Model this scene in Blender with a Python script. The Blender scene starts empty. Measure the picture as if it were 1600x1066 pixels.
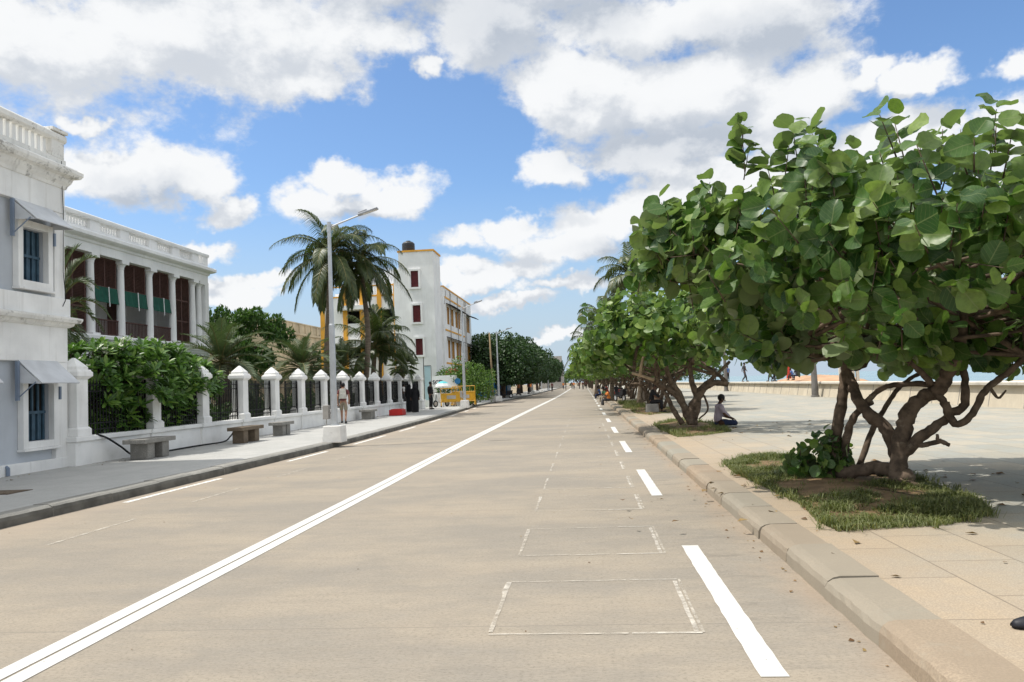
import bpy, bmesh, math, random
from mathutils import Vector, Matrix, Quaternion
R_ = math.radians
S = bpy.context.scene
COL = S.collection

# ------------------------------------------------------------------ camera
F_PX, CU, CV, EYE = 1232.0, 800.0, 533.0, 1.5
def _ray(u, v): return Vector(((u-CU)/F_PX, -(v-CV)/F_PX, 1.0)).normalized()
_y = _ray(912, 597.5)                       # where the road vanishes
_x = None
_d2 = _ray(1270, 583.2)                     # a second point of the sea horizon
_z = _d2.cross(_y).normalized()
if _z.y < 0: _z = -_z
_x = -(_y.cross(_z))
RW = Matrix((_x, _y, _z))                   # camera (right, up, forward) to world
def at(u, v, y):
    """the point of the place that stands y metres down the road along a sight line"""
    w = RW @ _ray(u, v)
    return Vector((0, 0, EYE)) + w*(y/w.y)
def ground(u, v, z=0.0):
    w = RW @ _ray(u, v)
    return Vector((0, 0, EYE)) + w*((z-EYE)/w.z)
cam = bpy.data.cameras.new('camera'); cam_o = bpy.data.objects.new('camera', cam); COL.objects.link(cam_o)
cam.sensor_width = 36; cam.lens = F_PX/1600*36; cam.clip_start = .05; cam.clip_end = 60000
r_, u_, f_ = RW @ Vector((1,0,0)), RW @ Vector((0,1,0)), RW @ Vector((0,0,1))
mw = Matrix.Identity(4)
for i in range(3):
    mw[i][0], mw[i][1], mw[i][2] = r_[i], u_[i], -f_[i]
mw[2][3] = EYE
cam_o.matrix_world = mw
S.camera = cam_o

# ------------------------------------------------------------------ light
S.view_settings.view_transform = 'Standard'; S.view_settings.look = 'None'
S.view_settings.exposure = 0.45; S.view_settings.gamma = 1.0
SUN_EL, SUN_AZ = 62.0, 7.0                  # light travels to +x and a little to +y
ld = Vector((math.cos(R_(SUN_EL))*math.cos(R_(SUN_AZ)), math.cos(R_(SUN_EL))*math.sin(R_(SUN_AZ)), -math.sin(R_(SUN_EL))))
sun = bpy.data.lights.new('sun', 'SUN'); sun.energy = 3.0; sun.angle = R_(.53); sun.color = (1, .95, .87)
so = bpy.data.objects.new('sun', sun); COL.objects.link(so); so.rotation_euler = ld.to_track_quat('-Z', 'Y').to_euler()
so.location = (-20, 0, 40)

W = bpy.data.worlds.new('World'); S.world = W; W.use_nodes = True
wn, wl = W.node_tree.nodes, W.node_tree.links
wn.clear()
def WN(t, **k):
    n = wn.new(t)
    for a, b in k.items(): setattr(n, a, b)
    return n
out = WN('ShaderNodeOutputWorld'); bg = WN('ShaderNodeBackground'); bg.inputs[1].default_value = .1
sky = WN('ShaderNodeTexSky', sky_type='NISHITA', sun_disc=False)
sky.sun_elevation = R_(SUN_EL); sky.sun_rotation = math.atan2(-ld.x, -ld.y)
sky.air_density = 1.0; sky.dust_density = 1.2; sky.ozone_density = 1.6; sky.altitude = 5

def azel(u, v):
    w = RW @ _ray(u, v)
    return math.atan2(w.x, w.y), math.asin(w.z)
# cumulus field: (u, v, half width, half height) of each cloud as the sky shows it, kept as azimuth and elevation
CLOUDS = [(60,70,220,62),(260,60,190,72),(400,45,190,82),(468,112,90,42),(585,45,100,48),(250,-70,400,100),(560,-80,260,110),
 (750,15,105,80),(870,-70,250,110),(1000,40,180,65),(1180,10,170,80),(860,130,95,45),(925,155,90,62),(1060,150,160,75),(1230,160,115,80),(1080,215,190,45),
 (870,270,56,28),(1180,272,200,42),(1060,312,130,38),(960,345,100,36),(1390,225,120,46),(1590,185,85,45),
 (745,380,62,24),(800,362,44,24),(800,428,105,22),(890,398,100,30),(720,442,44,12),(790,472,90,11),(880,452,70,13),(860,520,60,9),
 (185,262,92,50),(250,275,80,46),(310,292,62,24),(480,318,56,40),(515,272,40,28),(600,306,84,38),(560,325,90,22),(372,332,48,25),
 (415,443,42,18),(318,385,42,18),(140,192,36,12),(672,102,24,20),(1425,130,62,20),(1350,112,36,18),(1590,95,36,18),(340,440,60,22),(370,465,60,14),(600,440,60,16),
 (1900,150,300,120),(2200,380,300,60),(-400,120,420,110),(-500,330,260,70),(1700,-300,500,160),(300,-420,700,170),(-800,-500,500,260)]
GREY = [(760,10,150,95),(690,-30,150,80),(1040,228,210,46),(920,20,90,60),(1170,50,150,42),(1010,395,130,28),(230,290,70,26),(560,-60,300,60),(880,345,60,14),(540,338,70,12),(1230,205,80,24)]

g = bpy.data.node_groups.new('cloud_field', 'ShaderNodeTree')
g.interface.new_socket('Dir', in_out='INPUT', socket_type='NodeSocketVector')
g.interface.new_socket('Density', in_out='OUTPUT', socket_type='NodeSocketFloat')
g.interface.new_socket('Grey', in_out='OUTPUT', socket_type='NodeSocketFloat')
gi, go = g.nodes.new('NodeGroupInput'), g.nodes.new('NodeGroupOutput')
def GM(op, a, b=None, c=None):
    n = g.nodes.new('ShaderNodeMath'); n.operation = op
    for i, x in enumerate((a, b, c)):
        if x is None: continue
        if isinstance(x, (int, float)): n.inputs[i].default_value = x
        else: g.links.new(x, n.inputs[i])
    return n.outputs[0]
def GV(op, a, b=None, c=None, o=0):
    n = g.nodes.new('ShaderNodeVectorMath'); n.operation = op
    for i, x in enumerate((a, b, c)):
        if x is None: continue
        if isinstance(x, (tuple, list)): n.inputs[i].default_value = x
        else: g.links.new(x, n.inputs[i])
    return n.outputs[o]
def GN(vec, scale, detail, rough, color=False):
    n = g.nodes.new('ShaderNodeTexNoise'); n.inputs['Scale'].default_value = scale
    n.inputs['Detail'].default_value = detail; n.inputs['Roughness'].default_value = rough
    g.links.new(vec, n.inputs['Vector']); return n.outputs['Color' if color else 'Fac']
nd = GV('NORMALIZE', gi.outputs[0])
sx = g.nodes.new('ShaderNodeSeparateXYZ'); g.links.new(nd, sx.inputs[0])
az = GM('ARCTAN2', sx.outputs[0], sx.outputs[1]); el = GM('ARCSINE', sx.outputs[2])
cx = g.nodes.new('ShaderNodeCombineXYZ'); g.links.new(az, cx.inputs[0]); g.links.new(el, cx.inputs[1])
warp = GN(nd, 9, 5, .6, True)
v0 = GV('ADD', cx.outputs[0], GV('MULTIPLY', GV('SUBTRACT', warp, (.5,.5,.5)), (.13,.1,0)))
def field(lst):
    acc = None
    for (u, v, ru, rv) in lst:
        a, e = azel(u, v)
        ia, ie = F_PX/ru/1.08, F_PX/rv/1.08
        l = GV('LENGTH', GV('MULTIPLY_ADD', v0, (ia, ie, 0), (-a*ia, -e*ie, 0)), o=1)
        acc = l if acc is None else GM('SMOOTH_MIN', acc, l, .22)
    return acc
ns = GV('MULTIPLY', nd, (1, 1, 1.5))
fb = GN(ns, 13, 9, .62)
fb2 = GN(ns, 4.5, 4, .5)
dens = GM('ADD', GM('MAXIMUM', GM('SUBTRACT', 1.0, field(CLOUDS)), -.8), GM('ADD', GM('MULTIPLY', GM('SUBTRACT', fb, .5), 1.9), GM('MULTIPLY', GM('SUBTRACT', fb2, .5), .7)))
gr = GM('SUBTRACT', 1.15, field(GREY))
g.links.new(dens, go.inputs[0]); g.links.new(gr, go.inputs[1])

tc = WN('ShaderNodeTexCoord')
def WM(op, a, b=None, c=None, clamp=False):
    n = wn.new('ShaderNodeMath'); n.operation = op; n.use_clamp = clamp
    for i, x in enumerate((a, b, c)):
        if x is None: continue
        if isinstance(x, (int, float)): n.inputs[i].default_value = x
        else: wl.new(x, n.inputs[i])
    return n.outputs[0]
def WR(x, a, b, lo=0., hi=1.):
    n = wn.new('ShaderNodeMapRange'); n.interpolation_type = 'SMOOTHSTEP'
    n.inputs[1].default_value, n.inputs[2].default_value, n.inputs[3].default_value, n.inputs[4].default_value = a, b, lo, hi
    wl.new(x, n.inputs[0]); return n.outputs[0]
def cloud_at(off):
    n = wn.new('ShaderNodeGroup'); n.node_tree = g
    if off:
        a = wn.new('ShaderNodeVectorMath'); a.operation = 'ADD'; a.inputs[1].default_value = off
        wl.new(tc.outputs['Generated'], a.inputs[0]); wl.new(a.outputs[0], n.inputs[0])
    else: wl.new(tc.outputs['Generated'], n.inputs[0])
    return n
c0, c1 = cloud_at(None), cloud_at((-.022, 0, .04))
sxyz = WN('ShaderNodeSeparateXYZ'); wl.new(tc.outputs['Generated'], sxyz.inputs[0])
over = WM('ADD', WR(sxyz.outputs[2], .52, .75, 0, 1.3), WR(sxyz.outputs[1], .6, .1, 0, 1.1))       # unseen cloud added overhead, beside and behind, as fill light for the shadows
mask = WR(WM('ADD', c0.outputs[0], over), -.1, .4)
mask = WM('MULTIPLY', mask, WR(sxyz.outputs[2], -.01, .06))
relief = WR(WM('SUBTRACT', c1.outputs[0], c0.outputs[0]), -.3, .45)       # thicker towards the sun: own shade
under = WR(c1.outputs[0], .15, 1.15)
shade = WM('ADD', WM('MULTIPLY', relief, .6), WM('ADD', WM('MULTIPLY', under, .10), WM('MULTIPLY', WR(c0.outputs[1], 0, .95), .4)), clamp=True)
nrm_ = WN('ShaderNodeVectorMath', operation='DOT_PRODUCT'); nrm_.inputs[1].default_value = tuple(-ld)
wl.new(tc.outputs['Generated'], nrm_.inputs[0])
fill_gain = WM('MAXIMUM', WR(nrm_.outputs['Value'], .62, .95, 1, 1.75), WR(sxyz.outputs[1], .62, .1, 1, 1.05))    # extra brightness added to the out-of-view clouds, lifts ambient light
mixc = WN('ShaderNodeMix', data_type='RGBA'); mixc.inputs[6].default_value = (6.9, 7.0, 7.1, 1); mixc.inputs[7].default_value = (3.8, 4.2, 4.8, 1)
wl.new(shade, mixc.inputs[0])
skyc = WN('ShaderNodeMix', data_type='RGBA', blend_type='MULTIPLY'); skyc.inputs[0].default_value = 1
skyc.inputs[7].default_value = (.93, 1.13, 1.32, 1); wl.new(sky.outputs[0], skyc.inputs[6])
hz = WN('ShaderNodeMix', data_type='RGBA'); hz.inputs[7].default_value = (4.0, 4.8, 5.65, 1)
wl.new(WR(sxyz.outputs[2], .27, -.02, 0, .95), hz.inputs[0]); wl.new(skyc.outputs[2], hz.inputs[6])
mx = WN('ShaderNodeMix', data_type='RGBA'); wl.new(mask, mx.inputs[0]); wl.new(hz.outputs[2], mx.inputs[6]); cg = WN('ShaderNodeVectorMath', operation='SCALE'); wl.new(mixc.outputs[2], cg.inputs[0]); wl.new(fill_gain, cg.inputs['Scale']); wl.new(cg.outputs[0], mx.inputs[7])
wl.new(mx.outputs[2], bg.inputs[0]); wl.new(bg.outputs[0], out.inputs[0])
try:
    W.cycles.sampling_method = 'MANUAL'; W.cycles.sample_map_resolution = 512
except Exception: pass
S.cycles.max_bounces = 8; S.cycles.diffuse_bounces = 4; S.cycles.transmission_bounces = 4; S.cycles.transparent_max_bounces = 8
S.cycles.sample_clamp_indirect = 8

# ------------------------------------------------------------------ helpers
OFF = {}
class MB:
    """collects shapes; build() links them as ONE mesh object"""
    def __init__(s): s.v, s.f, s.m, s.uv, s.cur = [], [], [], [], 0
    def add(s, vs, fs):
        n = len(s.v); s.v += [tuple(p) for p in vs]
        for f in fs: s.f.append([n+i for i in f]); s.m.append(s.cur)
    def box(s, x0, x1, y0, y1, z0, z1, tx=0, ty=0):
        """box; tx, ty draw its top in on each side"""
        v = [(x0,y0,z0),(x1,y0,z0),(x1,y1,z0),(x0,y1,z0),(x0+tx,y0+ty,z1),(x1-tx,y0+ty,z1),(x1-tx,y1-ty,z1),(x0+tx,y1-ty,z1)]
        s.add(v, [(3,2,1,0),(4,5,6,7),(0,1,5,4),(1,2,6,5),(2,3,7,6),(3,0,4,7)])
    def obox(s, c, ax, hx, hy, hz):
        """box with centre c, rotation matrix ax and half sizes"""
        c = Vector(c); v = []
        for k in (-1, 1):
            for (i, j) in ((-1,-1),(1,-1),(1,1),(-1,1)): v.append(c + ax @ Vector((i*hx, j*hy, k*hz)))
        s.add(v, [(3,2,1,0),(4,5,6,7),(0,1,5,4),(1,2,6,5),(2,3,7,6),(3,0,4,7)])
    def prism(s, prof, axis, a, b):
        """profile of (p, q) pairs swept along axis from a to b"""
        def P(p, q, t): return {'x': (t,p,q), 'y': (p,t,q), 'z': (p,q,t)}[axis]
        n = len(prof); v = [P(p,q,a) for p,q in prof]+[P(p,q,b) for p,q in prof]
        s.add(v, [(i,(i+1)%n,n+(i+1)%n,n+i) for i in range(n)]+[tuple(range(n))[::-1], tuple(range(n,2*n))])
    def tube(s, pts, rad, n=8, cap=True):
        pts = [Vector(p) for p in pts]; m = len(pts)
        if not hasattr(rad, '__len__'): rad = [rad]*m
        vs, fr = [], None
        for i in range(m):
            t = (pts[min(i+1,m-1)]-pts[max(i-1,0)])
            t = t.normalized() if t.length > 1e-9 else Vector((0,0,1))
            if fr is None: fr = t.orthogonal().normalized()
            else:
                fr = fr - t*fr.dot(t)
                fr = fr.normalized() if fr.length > 1e-6 else t.orthogonal().normalized()
            b = t.cross(fr)
            for k in range(n):
                a = 2*math.pi*k/n; vs.append(pts[i]+(fr*math.cos(a)+b*math.sin(a))*rad[i])
        fs = [(i*n+k, i*n+(k+1)%n, (i+1)*n+(k+1)%n, (i+1)*n+k) for i in range(m-1) for k in range(n)]
        if cap: fs += [tuple(range(n))[::-1], tuple(range((m-1)*n, m*n))]
        s.add(vs, fs)
    def lathe(s, prof, c, n=16):
        """profile of (radius, z) turned about a vertical axis through c"""
        c = Vector(c); vs = []
        for r, z in prof:
            for k in range(n):
                a = 2*math.pi*k/n; vs.append(c+Vector((r*math.cos(a), r*math.sin(a), z)))
        m = len(prof)
        fs = [(i*n+k, i*n+(k+1)%n, (i+1)*n+(k+1)%n, (i+1)*n+k) for i in range(m-1) for k in range(n)]
        fs += [tuple(range(n))[::-1], tuple(range((m-1)*n, m*n))]
        s.add(vs, fs)
    def blob(s, c, rx, ry, rz, n=12, m=8, rot=None):
        vs = []
        for i in range(m+1):
            th = math.pi*(i+.02)/(m+.04)
            for k in range(n):
                a = 2*math.pi*k/n
                p = Vector((rx*math.sin(th)*math.cos(a), ry*math.sin(th)*math.sin(a), rz*math.cos(th)))
                vs.append(Vector(c)+(rot @ p if rot else p))
        s.add(vs, [(i*n+k, (i+1)*n+k, (i+1)*n+(k+1)%n, i*n+(k+1)%n) for i in range(m) for k in range(n)])
    def build(s, name, mat, parent=None, smooth=False, bevel=0, seg=2):
        off = OFF.get(parent.name, Vector()) if parent else Vector()
        me = bpy.data.meshes.new(name)
        me.from_pydata([tuple(Vector(p)-off) for p in s.v], [], s.f)
        for m in (mat if isinstance(mat, (list, tuple)) else [mat]): me.materials.append(m)
        if any(s.m): me.polygons.foreach_set('material_index', s.m)
        if smooth: me.polygons.foreach_set('use_smooth', [True]*len(me.polygons))
        me.update()
        if not smooth:
            bm = bmesh.new(); bm.from_mesh(me); bmesh.ops.recalc_face_normals(bm, faces=bm.faces); bm.to_mesh(me); bm.free()
        o = bpy.data.objects.new(name, me); COL.objects.link(o)
        if parent: o.parent = parent; OFF[o.name] = off
        if bevel:
            b = o.modifiers.new('bevel', 'BEVEL'); b.width = bevel; b.segments = seg; b.limit_method = 'ANGLE'; b.angle_limit = R_(40)
        return o
def leafmesh(name, V, Fc, UV, mat, parent, mi=None):
    """mesh of leaves from plain lists; UV holds one pair per vertex"""
    off = OFF.get(parent.name, Vector()) if parent else Vector()
    me = bpy.data.meshes.new(name)
    me.from_pydata([(p[0]-off.x, p[1]-off.y, p[2]-off.z) for p in V], [], Fc)
    for m in (mat if isinstance(mat, (list, tuple)) else [mat]): me.materials.append(m)
    if UV:
        l = me.uv_layers.new(name='leaf')
        idx = [0]*len(me.loops); me.loops.foreach_get('vertex_index', idx)
        flat = []
        for i in idx: flat += UV[i]
        l.data.foreach_set('uv', flat)
    if mi: me.polygons.foreach_set('material_index', mi)
    me.polygons.foreach_set('use_smooth', [True]*len(me.polygons)); me.update()
    o = bpy.data.objects.new(name, me); COL.objects.link(o)
    if parent: o.parent = parent; OFF[o.name] = off
    return o
def tag(o, label=None, cat=None, group=None, kind=None):
    if label: o['label'] = label
    if cat: o['category'] = cat
    if group: o['group'] = group
    if kind: o['kind'] = kind
    return o
def thing(name, label, cat, loc=(0,0,0), group=None, rz=0):
    o = bpy.data.objects.new(name, None); COL.objects.link(o); o.location = loc; o.empty_display_size = .2
    o.rotation_euler = (0, 0, rz); OFF[o.name] = Vector(loc) if rz == 0 else Vector()
    return tag(o, label, cat, group)
def dup(root, loc, rz=0, scale=None, label=None, group=None):
    r = root.copy(); COL.objects.link(r); r.location = loc; r.rotation_euler = (0, 0, rz)
    if scale: r.scale = scale if hasattr(scale, '__len__') else (scale,)*3
    if label: r['label'] = label
    if group: r['group'] = group
    for ch in list(root.children):
        c = ch.copy(); COL.objects.link(c); c.parent = r
        for gch in ch.children:
            d = gch.copy(); COL.objects.link(d); d.parent = c
    return r
def curve(pts, n=6):
    """Catmull-Rom through points (any dimension)"""
    P = [Vector(p) for p in pts]; P = [P[0]*2-P[1]]+P+[P[-1]*2-P[-2]]; o = []
    for i in range(1, len(P)-2):
        for k in range(n):
            t = k/n; a, b, c, d = P[i-1], P[i], P[i+1], P[i+2]
            o.append(.5*((2*b)+(c-a)*t+(2*a-5*b+4*c-d)*t*t+(3*b-a-3*c+d)*t*t*t))
    o.append(P[-2]); return o
def skin(name, V, E, rad, mat, parent, root=0, sub=2):
    off = OFF.get(parent.name, Vector())
    me = bpy.data.meshes.new(name); me.from_pydata([tuple(Vector(v)) for v in V], E, []); me.materials.append(mat)
    o = bpy.data.objects.new(name, me); COL.objects.link(o); o.parent = parent; OFF[o.name] = off
    sm = o.modifiers.new('skin', 'SKIN'); sm.use_smooth_shade = True; sm.branch_smoothing = .4
    if not me.skin_vertices:
        bm = bmesh.new(); bm.from_mesh(me); bm.verts.layers.skin.verify(); bm.to_mesh(me); bm.free()
    sv = me.skin_vertices[0].data
    for i, r in enumerate(rad):
        sv[i].radius = (r, r) if not hasattr(r, '__len__') else r
        sv[i].use_root = (i == root)
    ss = o.modifiers.new('sub', 'SUBSURF'); ss.levels = sub; ss.render_levels = sub
    return o
# ------------------------------------------------------------------ materials
def newmat(name):
    m = bpy.data.materials.new(name); m.use_nodes = True
    return m, m.node_tree.nodes, m.node_tree.links, m.node_tree.nodes['Principled BSDF']
class NT:
    def __init__(s, m): s.n, s.l = m.node_tree.nodes, m.node_tree.links
    def put(s, sock, x):
        if isinstance(x, (int, float)): sock.default_value = x
        elif isinstance(x, (tuple, list)): sock.default_value = x if len(x) == len(sock.default_value) else tuple(x)+(1,)
        else: s.l.new(x, sock)
    def pos(s, scale=(1,1,1)):
        g_ = s.n.new('ShaderNodeNewGeometry'); v = s.n.new('ShaderNodeVectorMath'); v.operation = 'MULTIPLY'
        v.inputs[1].default_value = scale; s.l.new(g_.outputs['Position'], v.inputs[0]); return v.outputs[0]
    def noise(s, vec, scale, detail=5, rough=.55):
        n = s.n.new('ShaderNodeTexNoise'); n.inputs['Scale'].default_value = scale; n.inputs['Detail'].default_value = detail
        n.inputs['Roughness'].default_value = rough; s.l.new(vec, n.inputs['Vector']); return n.outputs['Fac']
    def rng(s, x, a, b, lo=0., hi=1.):
        n = s.n.new('ShaderNodeMapRange'); n.interpolation_type = 'SMOOTHSTEP'
        for i, q in enumerate((x, a, b, lo, hi)): s.put(n.inputs[i], q)
        return n.outputs[0]
    def mix(s, f, a, b, mode='MIX'):
        n = s.n.new('ShaderNodeMix'); n.data_type = 'RGBA'; n.blend_type = mode
        s.put(n.inputs[0], f); s.put(n.inputs[6], a); s.put(n.inputs[7], b); return n.outputs[2]
    def math(s, op, a, b=0., c=None):
        n = s.n.new('ShaderNodeMath'); n.operation = op; s.put(n.inputs[0], a); s.put(n.inputs[1], b)
        if c is not None: s.put(n.inputs[2], c)
        return n.outputs[0]
    def bump(s, h, strength, dist=.01):
        n = s.n.new('ShaderNodeBump'); n.inputs['Strength'].default_value = strength; n.inputs['Distance'].default_value = dist
        s.l.new(h, n.inputs['Height']); return n.outputs[0]
def mul(c, k): return tuple(min(1, x*k) for x in c)
def mat(name, col, rough=.8, var=.15, scale=2.5, bump=.25, bscale=45, spec=.3, metal=0, stain=0, st_lo=.55, stain_col=(.12,.11,.09), stretch=(1,1,1), streak=0, grit=0):
    m, n, l, b = newmat(name); t = NT(m)
    p = t.pos(stretch)
    c = t.mix(t.rng(t.noise(p, scale), .3, .7), mul(col, 1-var), mul(col, 1+var*.6))
    if grit: c = t.mix(t.rng(t.noise(p, 70, 3, .7), .4, .62), mul(col, 1-grit), c)
    if streak:
        s = t.noise(t.pos((5, 5, .35)), 1.6, 6, .65)
        c = t.mix(t.math('MULTIPLY', t.rng(s, .5, .75), streak), c, stain_col)
    if stain:
        s = t.noise(t.pos((1, 1, 1.7)), 3.3, 9, .72)
        c = t.mix(t.math('MULTIPLY', t.rng(s, st_lo, st_lo+.13), stain), c, stain_col)
    l.new(c, b.inputs['Base Color'])
    b.inputs['Roughness'].default_value = rough; b.inputs['Specular IOR Level'].default_value = spec; b.inputs['Metallic'].default_value = metal
    if bump: l.new(t.bump(t.noise(t.pos(), bscale, 6, .65), bump, .006), b.inputs['Normal'])
    return m
M = {}
M['plaster'] = mat('white_plaster', (.84,.84,.82), .85, .1, 1.2, .25, 30, streak=.28, stain=.10, stain_col=(.42,.40,.35))
M['plaster_cornice'] = mat('weathered_cornice_plaster', (.8,.79,.75), .9, .1, 2, .35, 25, stain=.65, st_lo=.53, streak=.3, stain_col=(.13,.12,.10))
M['plaster_grey'] = mat('grey_blue_plaster', (.50,.535,.575), .85, .1, .9, .2, 30, streak=.1, stain_col=(.4,.41,.42))
M['plaster_low'] = mat('white_wall_with_grubby_foot', (.83,.83,.81), .85, .08, 1.5, .25, 30, stain=.14, stain_col=(.4,.37,.31))
M['b2_white'] = mat('off_white_limewash', (.82,.82,.81), .85, .08, .8, .2, 20, streak=.2, stain_col=(.5,.48,.43))
M['beige'] = mat('old_beige_render', (.50,.42,.29), .9, .2, .7, .3, 10, streak=.35, stain=.3, stain_col=(.25,.22,.17))
M['yellow'] = mat('ochre_yellow_paint', (.72,.36,.05), .7, .12, 1.5, .1)
M['red_paint'] = mat('dark_red_shutter_paint', (.10,.014,.016), .55, .2, 4, .1)
M['ochre_shutter'] = mat('ochre_shutter_paint', (.42,.20,.025), .6, .25, 3, .1)
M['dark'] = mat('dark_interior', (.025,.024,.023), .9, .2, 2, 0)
M['dim'] = mat('dim_room_wall', (.20,.19,.17), .9, .2, 2, 0)
M['blue_shutter'] = mat('blue_grey_shutter_paint', (.055,.105,.15), .5, .25, 6, .15)
M['awning'] = mat('grey_sheet_awning', (.58,.60,.62), .5, .12, 3, .1, 20, spec=.5)
M['bracket'] = mat('blue_grey_bracket_paint', (.20,.25,.33), .5, .1)
M['iron'] = mat('black_iron', (.010,.010,.011), .6, .2, 8, .1, spec=.25)
M['granite'] = mat('grey_granite', (.30,.29,.265), .85, .25, 5, .5, 60, grit=.35)
M['granite_brown'] = mat('brown_granite', (.20,.155,.11), .85, .25, 5, .5, 60, grit=.35)
M['galv'] = mat('galvanised_steel', (.52,.54,.56), .42, .1, 4, .05, spec=.5, metal=.55)
M['lamp'] = mat('lamp_housing', (.35,.36,.38), .4, .1, 4, 0, metal=.4)
M['glass'] = mat('lamp_lens', (.6,.6,.58), .15, .02, 4, 0, spec=.6)
M['conc_white'] = mat('whitewashed_concrete', (.78,.77,.74), .85, .12, 4, .35, 25, stain=.35, stain_col=(.35,.32,.27))
M['post_grey'] = mat('dark_cast_post', (.16,.15,.14), .8, .2, 3, .3, 30, stain=.2)
M['conc'] = mat('grey_concrete', (.42,.40,.37), .9, .2, 3, .4, 30, stain=.3, stain_col=(.2,.18,.16))
M['redbox'] = mat('red_painted_block', (.52,.03,.025), .6, .2, 4, .2, stain=.2, stain_col=(.2,.03,.03))
M['louvre'] = mat('brown_louvre', (.085,.04,.032), .7, .25, 4, .1)
M['green_blind'] = mat('green_cloth_blind', (.01,.075,.05), .8, .2, 5, .15)
M['tank'] = mat('black_plastic_tank', (.016,.017,.02), .4, .1, 4, 0, spec=.5)
M['barrier'] = mat('barricade_yellow', (.58,.31,.012), .45, .15, 5, .05, spec=.5)
M['blue'] = mat('blue_hoarding', (.03,.17,.36), .6, .2, 3, .1)
M['paleblue'] = mat('pale_blue_panel', (.42,.60,.64), .3, .08, 3, 0, spec=.5)
M['umb_blue'] = mat('turquoise_umbrella_cloth', (.12,.48,.52), .8, .1, 3, .05)
M['white_cloth'] = mat('white_cloth', (.8,.8,.8), .8, .05, 3, .05)
M['rubber'] = mat('black_rubber', (.015,.015,.016), .7, .2, 8, .1)
M['wood'] = mat('weathered_wood', (.30,.22,.13), .85, .25, 8, .3, 40, stretch=(6,6,.6))
M['bark'] = mat('sea_grape_bark', (.135,.098,.070), .85, .5, 8, 1.0, 26, stain=.65, stain_col=(.27,.22,.16))
M['bark_dark'] = mat('dark_bark', (.09,.065,.045), .9, .4, 6, .6, 22)
M['palm_trunk'] = mat('ringed_palm_trunk', (.17,.135,.10), .9, .3, 3, .7, 9, stretch=(1,1,5))
M['dead_wood'] = mat('bleached_dead_wood', (.42,.32,.22), .85, .25, 6, .4, 30)
M['soil'] = mat('red_soil', (.20,.13,.07), .95, .3, 4, .6, 20)
M['sandal'] = mat('black_sandal', (.02,.021,.028), .5, .2, 10, .1)
M['insole'] = mat('tan_insole', (.33,.16,.07), .7, .3, 30, .1)
M['letters'] = mat('navy_lettering', (.02,.025,.05), .6, .05, 4, 0)
M['skin'] = mat('brown_skin', (.10,.05,.03), .55, .1, 6, 0)
M['skin_light'] = mat('light_skin', (.36,.2,.13), .55, .1, 6, 0)
M['hair'] = mat('black_hair', (.008,.007,.007), .5, .2, 20, .2)
def cloth(name, c): M[name] = mat(name, c, .9, .15, 6, .2, 60); return M[name]
cloth('lilac_shirt', (.42,.36,.42)); cloth('navy_trousers', (.02,.03,.07)); cloth('black_clothes', (.012,.012,.014)); cloth('maroon_shirt', (.16,.06,.06))
cloth('khaki_shorts', (.30,.26,.19)); cloth('white_shirt', (.7,.7,.68)); cloth('red_dress', (.5,.06,.04)); cloth('grey_trousers', (.05,.05,.055)); cloth('orange_shirt', (.65,.22,.05)); cloth('pale_pack', (.55,.54,.48)); cloth('blue_shirt', (.08,.16,.4)); cloth('green_shirt', (.06,.2,.1))

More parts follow.
